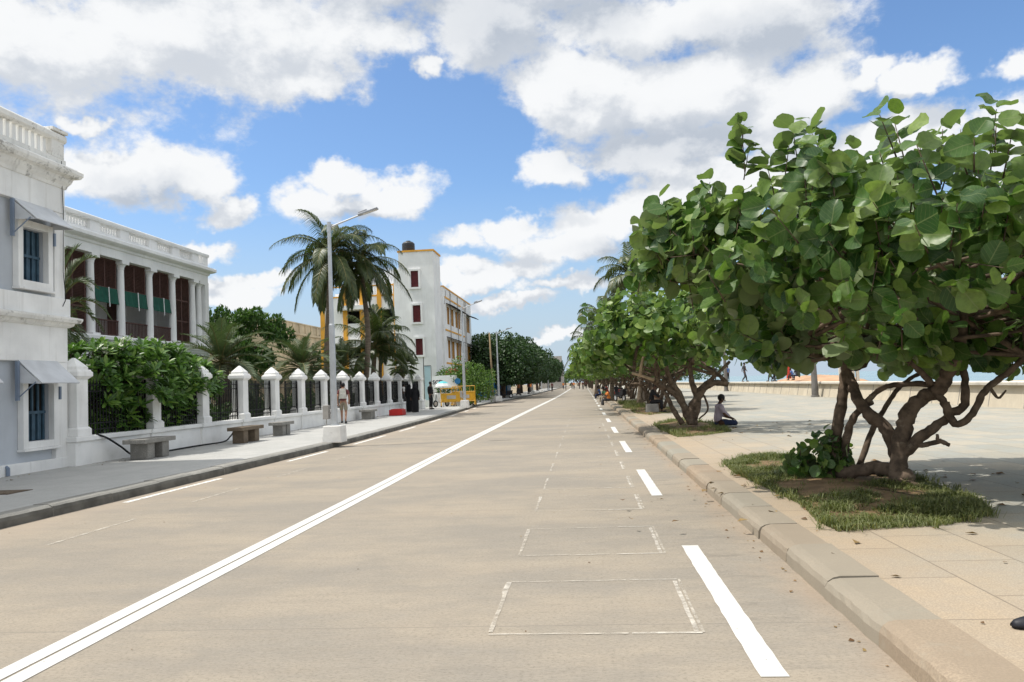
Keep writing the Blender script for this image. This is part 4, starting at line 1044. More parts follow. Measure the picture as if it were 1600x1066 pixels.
# a round sea grape leaf: rows along the midrib, (y, half width)
RL = [(.0,.17),(.13,.37),(.38,.5),(.64,.48),(.87,.33),(1.0,.10)]
def round_leaf(V, Fc, UV, p, y, n, s, r, cols=4, simple=False):
    x, y, n = frame(y, n); cup = r.uniform(-.15,.6); bend = r.uniform(-.25,.55); wob = r.uniform(-.09,.09); asp = r.uniform(.92,1.12)
    b = len(V); rows = RL if not simple else [(.0,.2),(.3,.49),(.72,.46),(1.0,.12)]
    C = (-1,-.5,0,.5,1) if not simple else (-1,0,1)
    for yy, hw in rows:
        for c in C:
            xx = c*hw*asp; q = p + x*(xx*s) + y*(yy*s) + n*(s*(cup*abs(xx)*.9 - bend*yy*yy*.6 + wob*math.sin(7*yy+c*2) + .10*abs(xx)*math.sin(9*yy)*(1-abs(c)*.2)))
            V.append(q); UV.append((xx, yy))
    k = len(C)
    for i in range(len(rows)-1):
        for j in range(k-1): Fc.append((b+i*k+j, b+i*k+j+1, b+(i+1)*k+j+1, b+(i+1)*k+j))
def oblong_leaf(V, Fc, UV, p, y, n, s, w, droop, prof=((0,.12),(.3,.75),(.65,1.),(.88,.7),(1,.1))):
    x, y, n = frame(y, n); b = len(V)
    for t, hw in prof:
        for c in (-1, 0, 1):
            V.append(p+x*(c*hw*w*s)+y*(t*s)+n*(s*(.12*w*abs(c)*3*hw-droop*t*t))); UV.append((c*hw*w, t))
    for i in range(len(prof)-1):
        for j in (0, 1): Fc.append((b+i*3+j, b+i*3+j+1, b+i*3+j+4, b+i*3+j+3))
def quad_leaf(V, Fc, UV, p, y, n, s, w):
    x, y, n = frame(y, n); b = len(V)
    V += [p, p+x*(w*s)+y*(s*.45)+n*(s*.12), p+y*s, p-x*(w*s)+y*(s*.45)+n*(s*.12)]; UV += [(0,0),(w,.45),(0,1),(-w,.45)]
    Fc += [(b, b+1, b+2), (b, b+2, b+3)]
def rdir(r): return Vector((r.gauss(0,1), r.gauss(0,1), r.gauss(0,1))).normalized()
def shell_points(r, lumps, n, lo=.74, hi=1.1, zmin=-.75):
    """points on the outside of a union of ellipsoids with outward normals"""
    wts = [(a[3]*a[4]*a[5])**.667 for a in lumps]; o = []; guard = 0
    while len(o) < n and guard < n*60:
        guard += 1; L = r.choices(lumps, wts)[0]; d = rdir(r)
        if d.z < zmin: continue
        q = r.uniform(lo, hi); p = Vector((L[0]+d.x*L[3]*q, L[1]+d.y*L[4]*q, L[2]+d.z*L[5]*q))
        inside = any(((p.x-k[0])/k[3])**2+((p.y-k[1])/k[4])**2+((p.z-k[2])/k[5])**2 < .62 for k in lumps if k is not L)
        if inside: continue
        o.append((p, Vector((d.x/L[3], d.y/L[4], d.z/L[5])).normalized()))
    return o
from mathutils import noise as mnoise
def grape_crown(r, lumps, ntw, s, spikes=(), simple=False, zlow=None, inner=.25):
    V, Fc, UV = [], [], []; stems = MB()
    tips = []
    for p, nr in shell_points(r, lumps, int(ntw*1.45)):
        q = mnoise.noise(p*1.15); w = mnoise.noise(p*.8+Vector((7,3,1)))
        if (q > -.16 or ntw < 100) and len(tips) < ntw: tips.append((p+nr*(w*.30-.05 if ntw > 99 else 0), nr))
    tips = tips + [(Vector(p), Vector((0,-.1,1))) for p in spikes]
    ins = shell_points(r, lumps, int(ntw*inner), .35, .75)
    for i, (p, nrm) in enumerate(tips+ins):
        if zlow and p.z < zlow: continue
        up = .75 if nrm.z > -.2 else .15
        d = (nrm*.75+Vector((0,0,up))+rdir(r)*.45).normalized() if i < len(tips)-len(spikes) or i >= len(tips) or p.z > 2.6 else Vector((-.7,-.4,.1+r.uniform(-.2,.2))).normalized()
        k = r.randint(5, 8); L = s*.36*k
        p0 = p-d*L*.6
        side = d.orthogonal().normalized(); side.rotate(Quaternion(d, r.uniform(0, 6.28)))
        for j in range(k):
            q = p0+d*(L*j/k); side.rotate(Quaternion(d, math.pi+r.uniform(-.5,.5)))
            sz = s*r.choice((r.uniform(.62,.85), r.uniform(.85,1.15), r.uniform(.95,1.2)))*(1 if j < k-1 else .85)
            y = (side+d*r.uniform(.1,.7)+Vector((0,0,-.15))).normalized()
            n_ = Vector((nrm.x,nrm.y,nrm.z*.3)).normalized()*.75+d*.3+rdir(r)*.65
            if r.random() < .25: n_ = rdir(r)+nrm
            round_leaf(V, Fc, UV, q+side*(s*.07), y, n_, sz, r, simple=simple)
        if not simple: stems.tube([p0-d*L*.12, p0+d*L*.72], [.009,.004], 4)
    return V, Fc, UV, stems
def bark_trunk(limbs, mt, parent, r, n=9, knots=0):
    b = MB()
    for pts, rad in limbs:
        P = curve([tuple(p)+() for p in pts], 5); m = len(P)
        rr = [rad[0]+(rad[1]-rad[0])*i/(m-1) for i in range(m)]
        P = [p+Vector((r.uniform(-1,1), r.uniform(-1,1), r.uniform(-1,1)))*rr[i]*.16 for i, p in enumerate(P)]
        b.tube(P, [x*r.uniform(.88,1.1) for x in rr], n)
        for q in range(knots):
            i = r.randrange(1, m-1); b.blob(P[i]+rdir(r)*rr[i]*.7, rr[i]*r.uniform(.3,.6), rr[i]*r.uniform(.3,.6), rr[i]*r.uniform(.3,.6), 7, 5)
    return b.build('trunk', mt, parent, smooth=True)

# --- nearest sea grape: its limbs follow the real twisted stems
r = random.Random(11)
T1 = thing('sea_grape_tree', 'largest nearest sea grape tree with twisted bare trunks over a grass patch', 'tree', (3.3, 10, .12), 'sea grape trees along the promenade')
def A(*p): return [at(u, v, y) for u, v, y in p]
# put limbs down at their true feet: depths from where each stem meets the grass
limbs = [
 (A((1306,752,10.3),(1305,700,10.3),(1312,645,10.3),(1318,610,10.3),(1322,582,10.3),(1326,556,10.4)), (.085,.085)),
 (A((1312,748,10.25),(1322,692,10.2),(1331,658,10.1),(1348,637,10.05),(1362,628,10)), (.065,.05)),
 (A((1404,745,9.75),(1398,700,9.75),(1384,668,9.8),(1360,650,9.9),(1342,626,10.0),(1332,603,10.2),(1322,578,10.3)), (.11,.075)),
 (A((1343,728,10.6),(1362,675,10.7),(1380,642,10.8),(1399,613,10.8),(1422,592,10.8),(1450,578,10.8)), (.05,.03)),
 (A((1348,634,10),(1372,611,9.9),(1396,602,9.8),(1432,600,9.8),(1468,602,9.7)), (.04,.045)),
 (A((1407,775,9.55),(1402,735,9.6),(1408,695,9.6),(1414,662,9.6),(1424,638,9.6),(1444,620,9.6),(1467,611,9.5),(1478,590,9.4),(1492,562,9.2),(1501,525,9.0),(1508,480,8.9)), (.135,.075)),
 (A((1410,712,9.6),(1432,688,9.5),(1460,668,9.4),(1480,652,9.4),(1478,628,9.4)), (.085,.05)),
 (A((1464,614,9.5),(1478,634,9.4),(1492,662,9.3),(1516,651,9.3),(1532,622,9.3),(1546,603,9.3),(1572,585,9.2),(1605,555,9.0)), (.06,.04)),
 (A((1478,645,9.4),(1505,636,9.4),(1508,600,9.4),(1503,560,9.5),(1500,520,9.6)), (.06,.045)),
 (A((1296,745,10.3),(1330,738,10.1),(1368,732,9.9),(1402,736,9.65),(1420,752,9.5)), (.09,.12)),
 (A((1432,696,9.5),(1452,694,9.4),(1470,690,9.3),(1484,696,9.3)), (.04,.03)),
 (A((1466,690,9.3),(1464,678,9.3)), (.03,.02)),
 (A((1326,560,10.4),(1300,558,10.2),(1262,552,10),(1228,546,9.8),(1195,535,9.7)), (.065,.035)),
 (A((1324,574,10.3),(1345,572,10.2),(1362,552,10),(1372,530,9.8),(1378,495,9.6)), (.06,.04)),
 (A((1326,556,10.4),(1318,530,10.4),(1290,500,10.4),(1250,470,10.2)), (.06,.035)),
 (A((1455,600,9.5),(1430,572,9.4),(1400,550,9.3),(1368,520,9.2)), (.05,.03)),
 (A((1405,755,9.5),(1430,758,9.4),(1444,768,9.3)), (.07,.03)),
 (A((1400,765,9.5),(1388,775,9.3),(1380,782,9.2)), (.06,.02)),
 (A((1410,770,9.5),(1415,785,9.2),(1425,790,9.1)), (.06,.02)),
 (A((1546,604,9.3),(1560,622,9.3),(1572,610,9.3)), (.025,.012)),
]
def seg(a, c_, r0, r1, wob=.25):
    a, c_ = Vector(a), Vector(c_); m = a.lerp(c_, .5)+rdir(r)*wob
    return ([a, m, c_], (r0, r1))
lumps1 = [(3.6,9.6,2.9,2.5,2.8,1.2),(6.4,9.4,2.65,2.6,2.8,1.25),(3.6,7.8,2.65,1.5,1.2,.9),(1.85,9.6,3.0,1.2,1.5,.72),(5.5,7.4,2.5,1.5,1.1,.9),(2.35,8.5,2.65,1.0,.9,.66),(8.5,10,2.9,2,2.5,1.3),(4.4,11.3,2.35,1.8,1.2,.8),(4.9,8.7,2.25,1.3,1.1,.7),(2.7,10.6,2.3,1.2,1.2,.6),(3.0,9.2,1.85,1.0,.7,.42),(4.5,9.8,1.78,.9,.9,.42),(5.7,8.7,1.8,1.1,.8,.5),(2.75,9.4,2.0,.7,.7,.4),(6.9,7.2,2.4,1.5,1.0,.85)]
for L in lumps1:
    for k in range(5):
        e_ = Vector((L[0]+r.uniform(-.7,.7)*L[3], L[1]+r.uniform(-.6,.6)*L[4], L[2]+r.uniform(-.2,.6)*L[5]))
        st = r.choice([at(1326,556,10.4), at(1505,500,8.95), at(1500,520,9.6), at(1605,555,9.0), at(1228,546,9.8), at(1378,495,9.6)])
        limbs.append(seg(st, e_, .04, .012, .3))
limbs = [(p_, (a_*.8, b_*.8)) for p_, (a_, b_) in limbs]
tr = bark_trunk(limbs, M['bark'], T1, r, 12, 4)
spikes = [at(1162,200,9.2), at(1160,215,9.2), at(1168,245,9.2), at(1240,210,8.8), at(1232,235,8.8), at(1255,255,8.8), at(1492,218,7.6), at(1438,228,7.8), at(1556,205,7.4), at(1580,215,7.4), at(1108,290,9.4), at(1118,320,9.4), at(1052,350,9.6), at(1030,395,9.6), at(1006,362,9.8), at(1004,420,9.8), at(1200,265,9), at(1290,260,8.8), at(1330,245,8.6), at(1375,240,8.2),
          at(1150,500,9.0), at(1165,525,9), at(1190,545,9), at(1120,460,9.1), at(1075,430,9.6)]
V, Fc, UV, st = grape_crown(r, lumps1, 1150, .204, spikes, zlow=1.42)
leafmesh('crown', V, Fc, UV, M['grape'], T1)
st.build('twigs', M['bark'], T1, smooth=True)
# young shoot at its foot
sh = thing('sea_grape_shoot', 'low round leaved sucker shrub at the foot of the nearest tree', 'shrub', (3.1, 10.4, .12))
V, Fc, UV, st = grape_crown(r, [(2.85,10.5,.32,.32,.3,.32),(3.05,10.35,.45,.2,.25,.3)], 42, .13)
leafmesh('leaves', V, Fc, UV, M['grape'], sh); st.build('stems', M['bark'], sh)

# --- second tree (also the source of the row behind it), built about its own foot
r = random.Random(21)
T2 = thing('sea_grape_tree', 'second sea grape tree, leaning over the seated man', 'tree', (0,0,0), 'sea grape trees along the promenade')
lumps2 = [(.4,0,2.75,2.3,2.5,1.15),(-1.5,-.3,2.7,1.35,1.7,1.0),(2.3,.2,2.5,1.9,2.0,1.0),(-.3,1.2,3.1,1.5,1.5,.9),(.8,-1.5,2.4,1.5,1.2,.8),(-1.9,.9,2.3,1.0,1.2,.7)]
def G(u, v, y=21.7): return at(u, v, y)-Vector((3.05, 21.7, .12))
lm = [([G(1082,664), G(1080,640), G(1090,622), G(1100,606), G(1118,598), G(1135,600), G(1126,588)], (.135,.06)),
 ([G(1078,660), G(1066,630), G(1050,612), G(1028,600), G(1004,586), G(988,584)], (.11,.045)),
 ([G(990,585), G(992,560), G(997,540)], (.055,.04)),
 ([G(1074,650), G(1064,620), G(1046,590), G(1038,560)], (.09,.05)),
 ([G(1084,655), G(1090,625), G(1082,600), G(1078,570)], (.11,.06)),
 ([G(1066,662), G(1052,640), G(1040,615), G(1030,605)], (.08,.04)),
 ([G(1100,618), G(1106,640), G(1092,655)], (.03,.02)),
 ([G(1090,610), G(1120,585), G(1140,565)], (.06,.04))]
for L in lumps2:
    for k in range(3): lm.append(seg(r.choice([G(1038,560), G(1078,570), G(1126,588), G(1028,600)]), (L[0]+r.uniform(-.6,.6)*L[3], L[1]+r.uniform(-.6,.6)*L[4], L[2]+r.uniform(-.3,.5)*L[5]), .045, .012, .25))
bark_trunk(lm, M['bark'], T2, r, 8, 1)
V, Fc, UV, st = grape_crown(r, lumps2, 430, .22, [(-2.85,0,2.05+1.25),(-2.7,0,3.05),(-2.5,.1,3.15),(-2.3,0,2.9),(-2.1,-.2,3.4)], simple=True, inner=.3)
leafmesh('crown', V, Fc, UV, M['grape2'], T2); st.build('twigs', M['bark'], T2) if st.v else None
T2.location = (3.05, 21.7, .12)
stick = MB(); stick.tube(curve([at(1000,586,21.3), at(1003,566,21.3), at(1009,545,21.3), at(1012,520,21.3)], 4), [.05,.045,.042,.04]+[.035]*9, 7); stick.tube(curve([at(988,583,21.4), at(1002,587,21.3), at(1022,594,21.4)], 4), .04, 7)
row = [(3.0,34.5,2.4,1.0),(3.1,40.5,2.6,.98),(3.4,47.5,4.0,.95),(3.1,54.5,2.2,.92),(3.4,62,4.1,.95),(3.2,70,3.0,.95),(3.2,79,2.2,1.0),(2.2,89,2.2,1.15),(2.6,100,4.4,1.15),(2.0,113,1.5,1.2),(2.2,128,3.3,1.2),(1.6,145,5.0,1.25),(1.5,165,.9,1.3),(1.0,190,2.7,1.35),(.2,220,4.2,1.5),(-1.2,255,.5,1.6)]
nth = ['third','fourth','fifth','sixth','seventh','eighth','ninth','tenth','eleventh','twelfth','thirteenth','fourteenth','fifteenth','sixteenth','seventeenth','eighteenth']
for (x, y, rz, sc), w in zip(row, nth):
    dup(T2, (x, y, .12), rz, sc, label='%s sea grape tree from the camera in the row along the right kerb' % w)
for (x, y, rz, sc), lab in (((6.5,58,1,1.1),'sea grape tree inland of the right kerb row, nearer one'), ((7,84,2.5,1.15),'sea grape tree inland of the right kerb row, farther one')):
    dup(T2, (x, y, .12), rz, sc, label=lab)

tag(stick.build('dead_branch', M['dead_wood'], smooth=True), 'pale bare sawn branch standing up at the road side of the second tree', 'branch')
# --- broad trees
def broad_tree(name, lab, cat, grp, lumps, trunk_h, tr_r, nleaf, ls, mt, seed, lobed=True):
    r = random.Random(seed); t = thing(name, lab, cat, (0,0,0), grp)
    L = [([(0,0,-.1),(.05,0,trunk_h*.5),(0,.1,trunk_h)], (tr_r, tr_r*.75))]
    for k in lumps: L.append(([(0,.05,trunk_h*.8), ((k[0])*.5, k[1]*.5, (trunk_h+k[2])*.5), (k[0], k[1], k[2])], (tr_r*.55, tr_r*.15)))
    bark_trunk(L, M['bark_dark'], t, r, 8)
    V, Fc, UV = [], [], []
    sub = []
    for (p, n_) in shell_points(r, lumps, int(len(lumps)*9), .75, 1.0, -.8):
        q = r.uniform(.28, .5)*min(lumps[0][3:6]); sub.append((p.x, p.y, p.z, q*1.2, q*1.2, q*.8))
    for (p, n_) in shell_points(r, sub, nleaf, .7, 1.08, -.9)+shell_points(r, lumps, nleaf//4, .3, .8, -1):
        y = (n_*.5+rdir(r)*.8+Vector((0,0,-.1))); nn = n_+rdir(r)*.6+Vector((0,0,.5))
        quad_leaf(V, Fc, UV, p, y, nn, ls*r.uniform(.7,1.3), .32)
    leafmesh('crown', V, Fc, UV, mt, t)
    return t
bt = broad_tree('roadside_tree', 'dark dense roadside tree past the third lamp, nearest of its row', 'tree', 'dark roadside trees on the left',
  [(0,0,4.6,2.8,3.2,2.2),(2.2,-.8,3.8,2.0,2.3,1.9),(-2.4,.5,4.2,2.2,2.6,2.0),(.6,1.8,5.9,1.9,2.0,1.4),(1.6,-2.2,2.9,1.7,1.8,1.5),(-.8,-2.4,3.4,2.0,1.6,1.6),(-1.5,1.0,6.0,1.5,1.6,1.2)], 2.4, .3, 7500, .34, M['tree'], 31)
bt.location = (-8.9, 86.5, .12); bt.scale = (1,1,.93)
for i, (x, y, rz, sc, lab) in enumerate([(-14.0,89.5,2.5,.9,'dark roadside tree pressed against the office block'),(-9.6,93,1.1,.95,'dark dense roadside tree, second of its row'),(-9.6,101,3.9,.98,'dark dense roadside tree, third of its row, over the blue hoarding'),(-9.4,113,.4,1.0,'dark roadside tree, fourth of its row'),(-10,126,2.2,1.05,'dark roadside tree, fifth of its row'),(-9.8,142,5.2,1.05,'dark roadside tree, sixth of its row'),(-9.5,162,3.0,1.0,'dark roadside tree, last before the far lamps'),(-10.5,190,1.7,1.0,'far roadside tree beyond the lamps, nearer one'),(-10.0,225,4.4,1.1,'far roadside tree beyond the lamps, farther one'),(-17,84,.9,1.0,'dark tree standing behind the roadside row')]):
    dup(bt, (x, y, .12), rz, sc, label=lab)
bb = broad_tree('garden_tree', 'bright green spreading tree between the veranda house and the beige building', 'tree', None,
  [(0,0,5.6,2.4,2.2,1.2),(2.4,.3,5.9,1.9,1.8,.9),(-2.3,-.2,5.9,2.0,1.9,1.1),(4.2,.2,5.3,1.3,1.5,.7),(.5,-1.0,4.5,1.8,1.6,1.0),(2.6,-.8,3.6,1.2,1.2,.9)], 3.6, .25, 7000, .30, M['tree2'], 41)
bb.location = (-21.4, 47, .1); bb.rotation_euler = (0,0,.1); bb.scale = (.62,.7,.98)
dup(bt, (-33, 80, .1), 1.0, 1.28, label='tree top showing above the beige parapet beside the office block')
# far wood that closes the road
r = random.Random(77); V, Fc, UV = [], [], []
lp = [(r.uniform(-60,60), r.uniform(330,400), r.uniform(1.5,3.5), r.uniform(4,8), r.uniform(4,8), r.uniform(2.5,4.5)) for _ in range(46)]
for (p, n_) in shell_points(r, lp, 9000, .8, 1.05, -.3): quad_leaf(V, Fc, UV, p, n_+rdir(r), n_+rdir(r)*.5, r.uniform(.7,1.4), .35)
tag(leafmesh('far_wood', V, Fc, UV, M['tree'], None), 'far line of trees closing the end of the road', 'wood', kind='stuff')

# --- frangipani behind the fence
r = random.Random(51)
PL = thing('frangipani_shrub', 'big green frangipani with white flowers spilling over the near fence', 'shrub', (-11.8, 20.5, .1))
lp = [(-11.6,17.7,1.95,.75,.85,.9),(-11.3,18.7,1.95,.85,1.0,1.0),(-11.4,20.0,2.0,.85,.9,.95),(-11.5,21.1,2.05,.75,.9,.8),(-11.35,22.2,1.9,.65,.85,.55),(-10.75,18.9,1.7,.4,.7,.6),(-11.7,18.6,1.05,.7,1.3,.65),(-11.7,20.8,1.05,.65,1.6,.65)]
V, Fc, UV = [], [], []; V2, F2, U2 = [], [], []; stm = MB()
for (p, n_) in shell_points(r, lp, 640, .78, 1.06, -.7)+shell_points(r, lp, 150, .3, .75, -.7)+shell_points(r, lp[-2:], 170, .5, 1.1, -.9):
    d = (n_*.55+Vector((0,0,.75))+rdir(r)*.3).normalized(); k = r.randint(11,16); sd = d.orthogonal()
    for j in range(k):
        q = Quaternion(d, 2.4*j+r.uniform(-.2,.2)); s_ = q @ sd; el_ = r.uniform(.1,1.15)
        y = (s_*math.cos(el_)+d*math.sin(el_))
        oblong_leaf(V, Fc, UV, p+d*(.015*j/3), y, d+s_*-.2, r.uniform(.2,.34), .145, r.uniform(.0,.22))
    if p.x < -11.3: stm.tube([p, p-d*.35, p-d*.5+Vector((0,0,-.3))], [.014,.018,.02], 5)
    if r.random() < .12 and p.z > 1.9 or r.random() < .02:
        for j in range(14):
            c_ = p+d*.12+rdir(r)*.06
            for a in range(5):
                dd = rdir(r); quad_leaf(V2, F2, U2, c_, dd, d, .055, .38)
leafmesh('leaves', V, Fc, UV, M['plum'], PL); leafmesh('flowers', V2, F2, U2, M['flower'], PL)
for k in range(9):
    y = 17.2+k*.62; stm.tube(curve([(-11.9,y,.1),(-11.8+r.uniform(-.2,.2),y+.1,.8),(-11.7+r.uniform(-.3,.3),y+r.uniform(-.3,.3),1.7)], 4), [.05]*5+[.03]*4, 6)
stm.build('stems', M['bark_dark'], PL, smooth=True)

# --- garden shrubs seen through the railings
def shrub(name, lab, cat, loc, lumps, n, ls, mt, seed, grp=None, flowers=0, w=.3):
    r = random.Random(seed); t = thing(name, lab, cat, loc, grp); V, Fc, UV = [], [], []
    lp = [(loc[0]+a, loc[1]+b_, loc[2]+c_, d, e_, f_) for a, b_, c_, d, e_, f_ in lumps]
    sub = [(p.x,p.y,p.z,*(3*[r.uniform(.3,.55)*min(lumps[0][3:])])) for p, n_ in shell_points(r, lp, 10*len(lp), .7, 1, -.7)]
    for p, n_ in shell_points(r, sub, n, .6, 1.1, -.9)+shell_points(r, lp, n//4, .2, .8, -1): quad_leaf(V, Fc, UV, p, n_*.6+rdir(r), n_+rdir(r)*.7, ls*r.uniform(.7,1.3), w)
    leafmesh('leaves', V, Fc, UV, mt, t)
    b = MB()
    for k in range(5): b.tube([(loc[0]+r.uniform(-.15,.15), loc[1]+r.uniform(-.15,.15), loc[2]-.02), Vector(lp[k % len(lp)][:3])], [.03,.01], 5)
    b.build('stems', M['bark_dark'], t)
    if flowers:
        V, Fc, UV = [], [], []
        for p, n_ in shell_points(r, lp, flowers, .95, 1.1, -.2):
            if p.x > loc[0]+.2: continue
            for j in range(22): quad_leaf(V, Fc, UV, p+rdir(r)*.16, rdir(r), rdir(r), .09, .4)
        leafmesh('flowers', V, Fc, UV, M['pink'], t)
    return t
s0 = shrub('garden_shrub', 'dark clipped garden shrub behind the railings, nearest of the row', 'shrub', (-12.6, 24.0, .1), [(0,0,.55,.6,.8,.5),(.1,.7,.5,.5,.6,.42),(-.1,-.7,.6,.5,.6,.5)], 1700, .11, M['shrub'], 61, 'garden shrubs behind the fence')
for k, y in enumerate([27.0,29.8,32.6,35.5,38.4,41.2,44.2,47.0,49.8]):
    dup(s0, (-12.8-.25*(k%3), y, .1), k*1.3, (1.1,1.1,1.0+.12*(k%4)), label='clipped garden shrub behind the railings, %s of the row' % ['second','third','fourth','fifth','sixth','seventh','eighth','ninth','farthest'][k])
s1 = shrub('yellow_green_shrub', 'light yellow green hedge plant glowing behind the railings, nearest', 'shrub', (-14.2, 26.2, .1), [(0,0,.4,.7,1.0,.38),(.2,1.2,.4,.6,.8,.36)], 1300, .12, M['shrub_light'], 62, 'light hedge plants in the garden')
for k, y in enumerate([22.6, 30.5, 35.0, 39.8]): dup(s1, (-14.4, y, .1), k*2.1, 1.1, label='light yellow green hedge plant in the garden, %s' % ['left of the frangipani gap','third of four','fourth along','farthest'][k])
shrub('tall_shrub', 'tall dark shrub behind the railings left of the first date palm', 'shrub', (-14.5, 24.5, .1), [(0,0,1.2,.9,1.0,1.0),(.3,.8,.9,.8,.8,.8)], 2200, .16, M['tree'], 63)
shrub('flowering_shrub', 'sprawling light green shrub with pink flowers beside the yellow barricades', 'shrub', (-8.35, 57.5, .15), [(0,0,1.6,1.0,1.0,.9),(-1.0,.5,2.1,.8,.9,.6),(.9,-.2,1.1,.75,.8,.85),(.4,-.3,.6,.9,.6,.6),(.2,.2,2.5,.8,.7,.4),(-1.6,.7,2.4,.6,.7,.35),(1.3,.3,1.9,.6,.7,.5),(-.5,.4,2.9,.5,.5,.3)], 4200, .16, M['shrub_light'], 64, None, 16, .28)
shrub('rooftop_weed', 'tall shrubs beyond the barricades under the dark trees', 'shrub', (-9.6, 66, .15), [(0,0,1.3,1.2,1.5,1.2),(-1.2,-.6,2.0,1.2,1.2,1.0)], 2600, .2, M['tree2'], 65)

# --- palms
def frond(V, Fc, UV, base, d0, length, r, nl, ll, lw, sag, vee, rach, twist=0):
    """feather leaf: arching rachis with two ranks of leaflets"""
    p = Vector(base); d = Vector(d0).normalized(); N = 14; P = [p.copy()]; st_ = length/N
    for i in range(N):
        d = (d+Vector((0,0,-sag*(.35+1.2*i/N)/N*1.6))).normalized(); p = p+d*st_; P.append(p.copy())
    rach.tube(P, [.028*(1-i/N*.85)*length/3.2+.004 for i in range(N+1)], 4)
    for i in range(nl):
        t = .12+.88*(i+r.uniform(0,.6))/nl; f = t*N; k = min(N-1, int(f)); q = P[k].lerp(P[k+1], f-k); dd = (P[k+1]-P[k]).normalized()
        sd = dd.cross(Vector((0,0,1))); sd = sd.normalized() if sd.length > .05 else dd.orthogonal().normalized(); up = sd.cross(dd)
        L = ll*(math.sin(math.pi*(.12+.8*t))**.7)*r.uniform(.85,1.1)
        for s in (-1, 1):
            y = (sd*s*(.8-.25*t)+dd*(.45+.5*t)+up*vee*r.uniform(.6,1.3)+Vector((0,0,-.12))).normalized()
            nn = up+sd*s*-.4+rdir(r)*.25; x, y, nn = frame(y, nn); b_ = len(V); e_ = q+y*L*.55; tip = q+(y+Vector((0,0,-.55 if vee < .2 else -.12))).normalized()*L
            V += [q-x*lw*.4, q+x*lw*.4, e_+x*lw*.5, e_-x*lw*.5, tip]; UV += [(0,0),(.1,0),(.1,.5),(0,.5),(0,1)]
            Fc += [(b_, b_+1, b_+2, b_+3), (b_+3, b_+2, b_+4)]
def palm(name, lab, cat, grp, pts, rad, nf, fl, nl, ll, lw, sag, vee, mt, seed, elev=(-.35, 1.35), heart=True):
    r = random.Random(seed); t = thing(name, lab, cat, pts[0], grp)
    P = curve([tuple(p) for p in pts], 8); m = len(P); b = MB()
    b.tube(P, [rad[0]+(rad[1]-rad[0])*i/(m-1)+(rad[0]*.5*max(0, 1-i*.5) ) for i in range(m)], 10); b.build('trunk', M['palm_trunk'], t, smooth=True)
    top = P[-1]; rach = MB(); V, Fc, UV = [], [], []
    for k in range(nf):
        a = 2.39996*k+r.uniform(-.25,.25); e_ = elev[0]+(elev[1]-elev[0])*(k+.5)/nf+r.uniform(-.1,.1)
        d = Vector((math.cos(a)*math.cos(e_), math.sin(a)*math.cos(e_), math.sin(e_)))
        frond(V, Fc, UV, top+Vector((0,0,.25*k/nf)), d, fl*r.uniform(.85,1.1)*(1 if k < nf*.8 else .8), r, nl, ll, lw, sag*r.uniform(.8,1.25), vee, rach)
    leafmesh('fronds', V, Fc, UV, mt, t); rach.build('frond_stalks', M['coco_stalk'], t, smooth=True)
    if heart:
        b = MB()
        for k in range(9): q = top+Vector((r.uniform(-.28,.28), r.uniform(-.28,.28), r.uniform(-.45,-.1))); b.blob(q, .11, .11, .14, 8, 6)
        b.build('coconuts', M['coco_stalk'], t, smooth=True)
    return t
M['coco_stalk'] = mat('palm_stalk', (.17,.15,.055), .6, .2, 4, .1)
gA, gB = at(511, 640, 41), at(566, 632, 43)
palm('coconut_palm', 'tall coconut palm with crown behind the nearest lamp head', 'palm', 'coconut palms in the garden', [(gA.x,41,.1), at(510,560,41), at(514,470,41), at(516,400,41)], (.16,.11), 30, 3.5, 52, .85, .045, 1.15, .02, M['coco'], 71, (-.65, 1.2))
palm('coconut_palm', 'tall coconut palm with a clear curved trunk right of the nearest lamp', 'palm', 'coconut palms in the garden', [(gB.x,43,.1), at(573,575,43), at(575,520,43), at(569,460,43), at(562,414,43)], (.17,.12), 26, 3.4, 50, .85, .045, 1.15, .02, M['coco'], 72, (-.65, 1.25))
gC = at(582, 632, 46)
pc = palm('coconut_palm', 'shorter young coconut palm with upright fronds before the office block', 'palm', 'coconut palms in the garden', [(gC.x,46,.1), at(583,590,46), at(586,545,46)], (.16,.13), 20, 3.2, 40, .9, .055, 1.0, .04, M['coco'], 73, (-.3,1.5))
gD = at(596, 632, 47.5)
palm('coconut_palm', 'slim coconut palm just right of the young upright one', 'palm', 'coconut palms in the garden', [(gD.x,47.5,.1), at(594,585,47.5), at(597,530,47.5)], (.12,.1), 14, 2.4, 34, .8, .05, 1.2, .02, M['coco'], 74, (-.4,1.1))
dp = palm('date_palm', 'bushy date palm behind the fence right of the frangipani', 'palm', 'date palms in the garden', [(-13.9,29.3,.1),(-13.85,29.3,1.4),(-13.9,29.3,2.45)], (.24,.22), 46, 1.95, 46, .36, .022, .85, .35, M['date'], 75, (-.5,1.4), False)
dp.scale = (1.28,1.28,1.1)
dup(dp, (-13.9,38.0,.1), 1.2, (1.4,1.4,1.1), label='bushy date palm before the beige building')
dup(dp, (-13.2,42.5,.1), 2.9, 1.1, label='date palm right behind the nearest lamp pole')
dup(dp, (-14.95,21.2,.1), 4.1, (.72,.72,1.6), label='date palm fronds showing beside the corner of the white house')
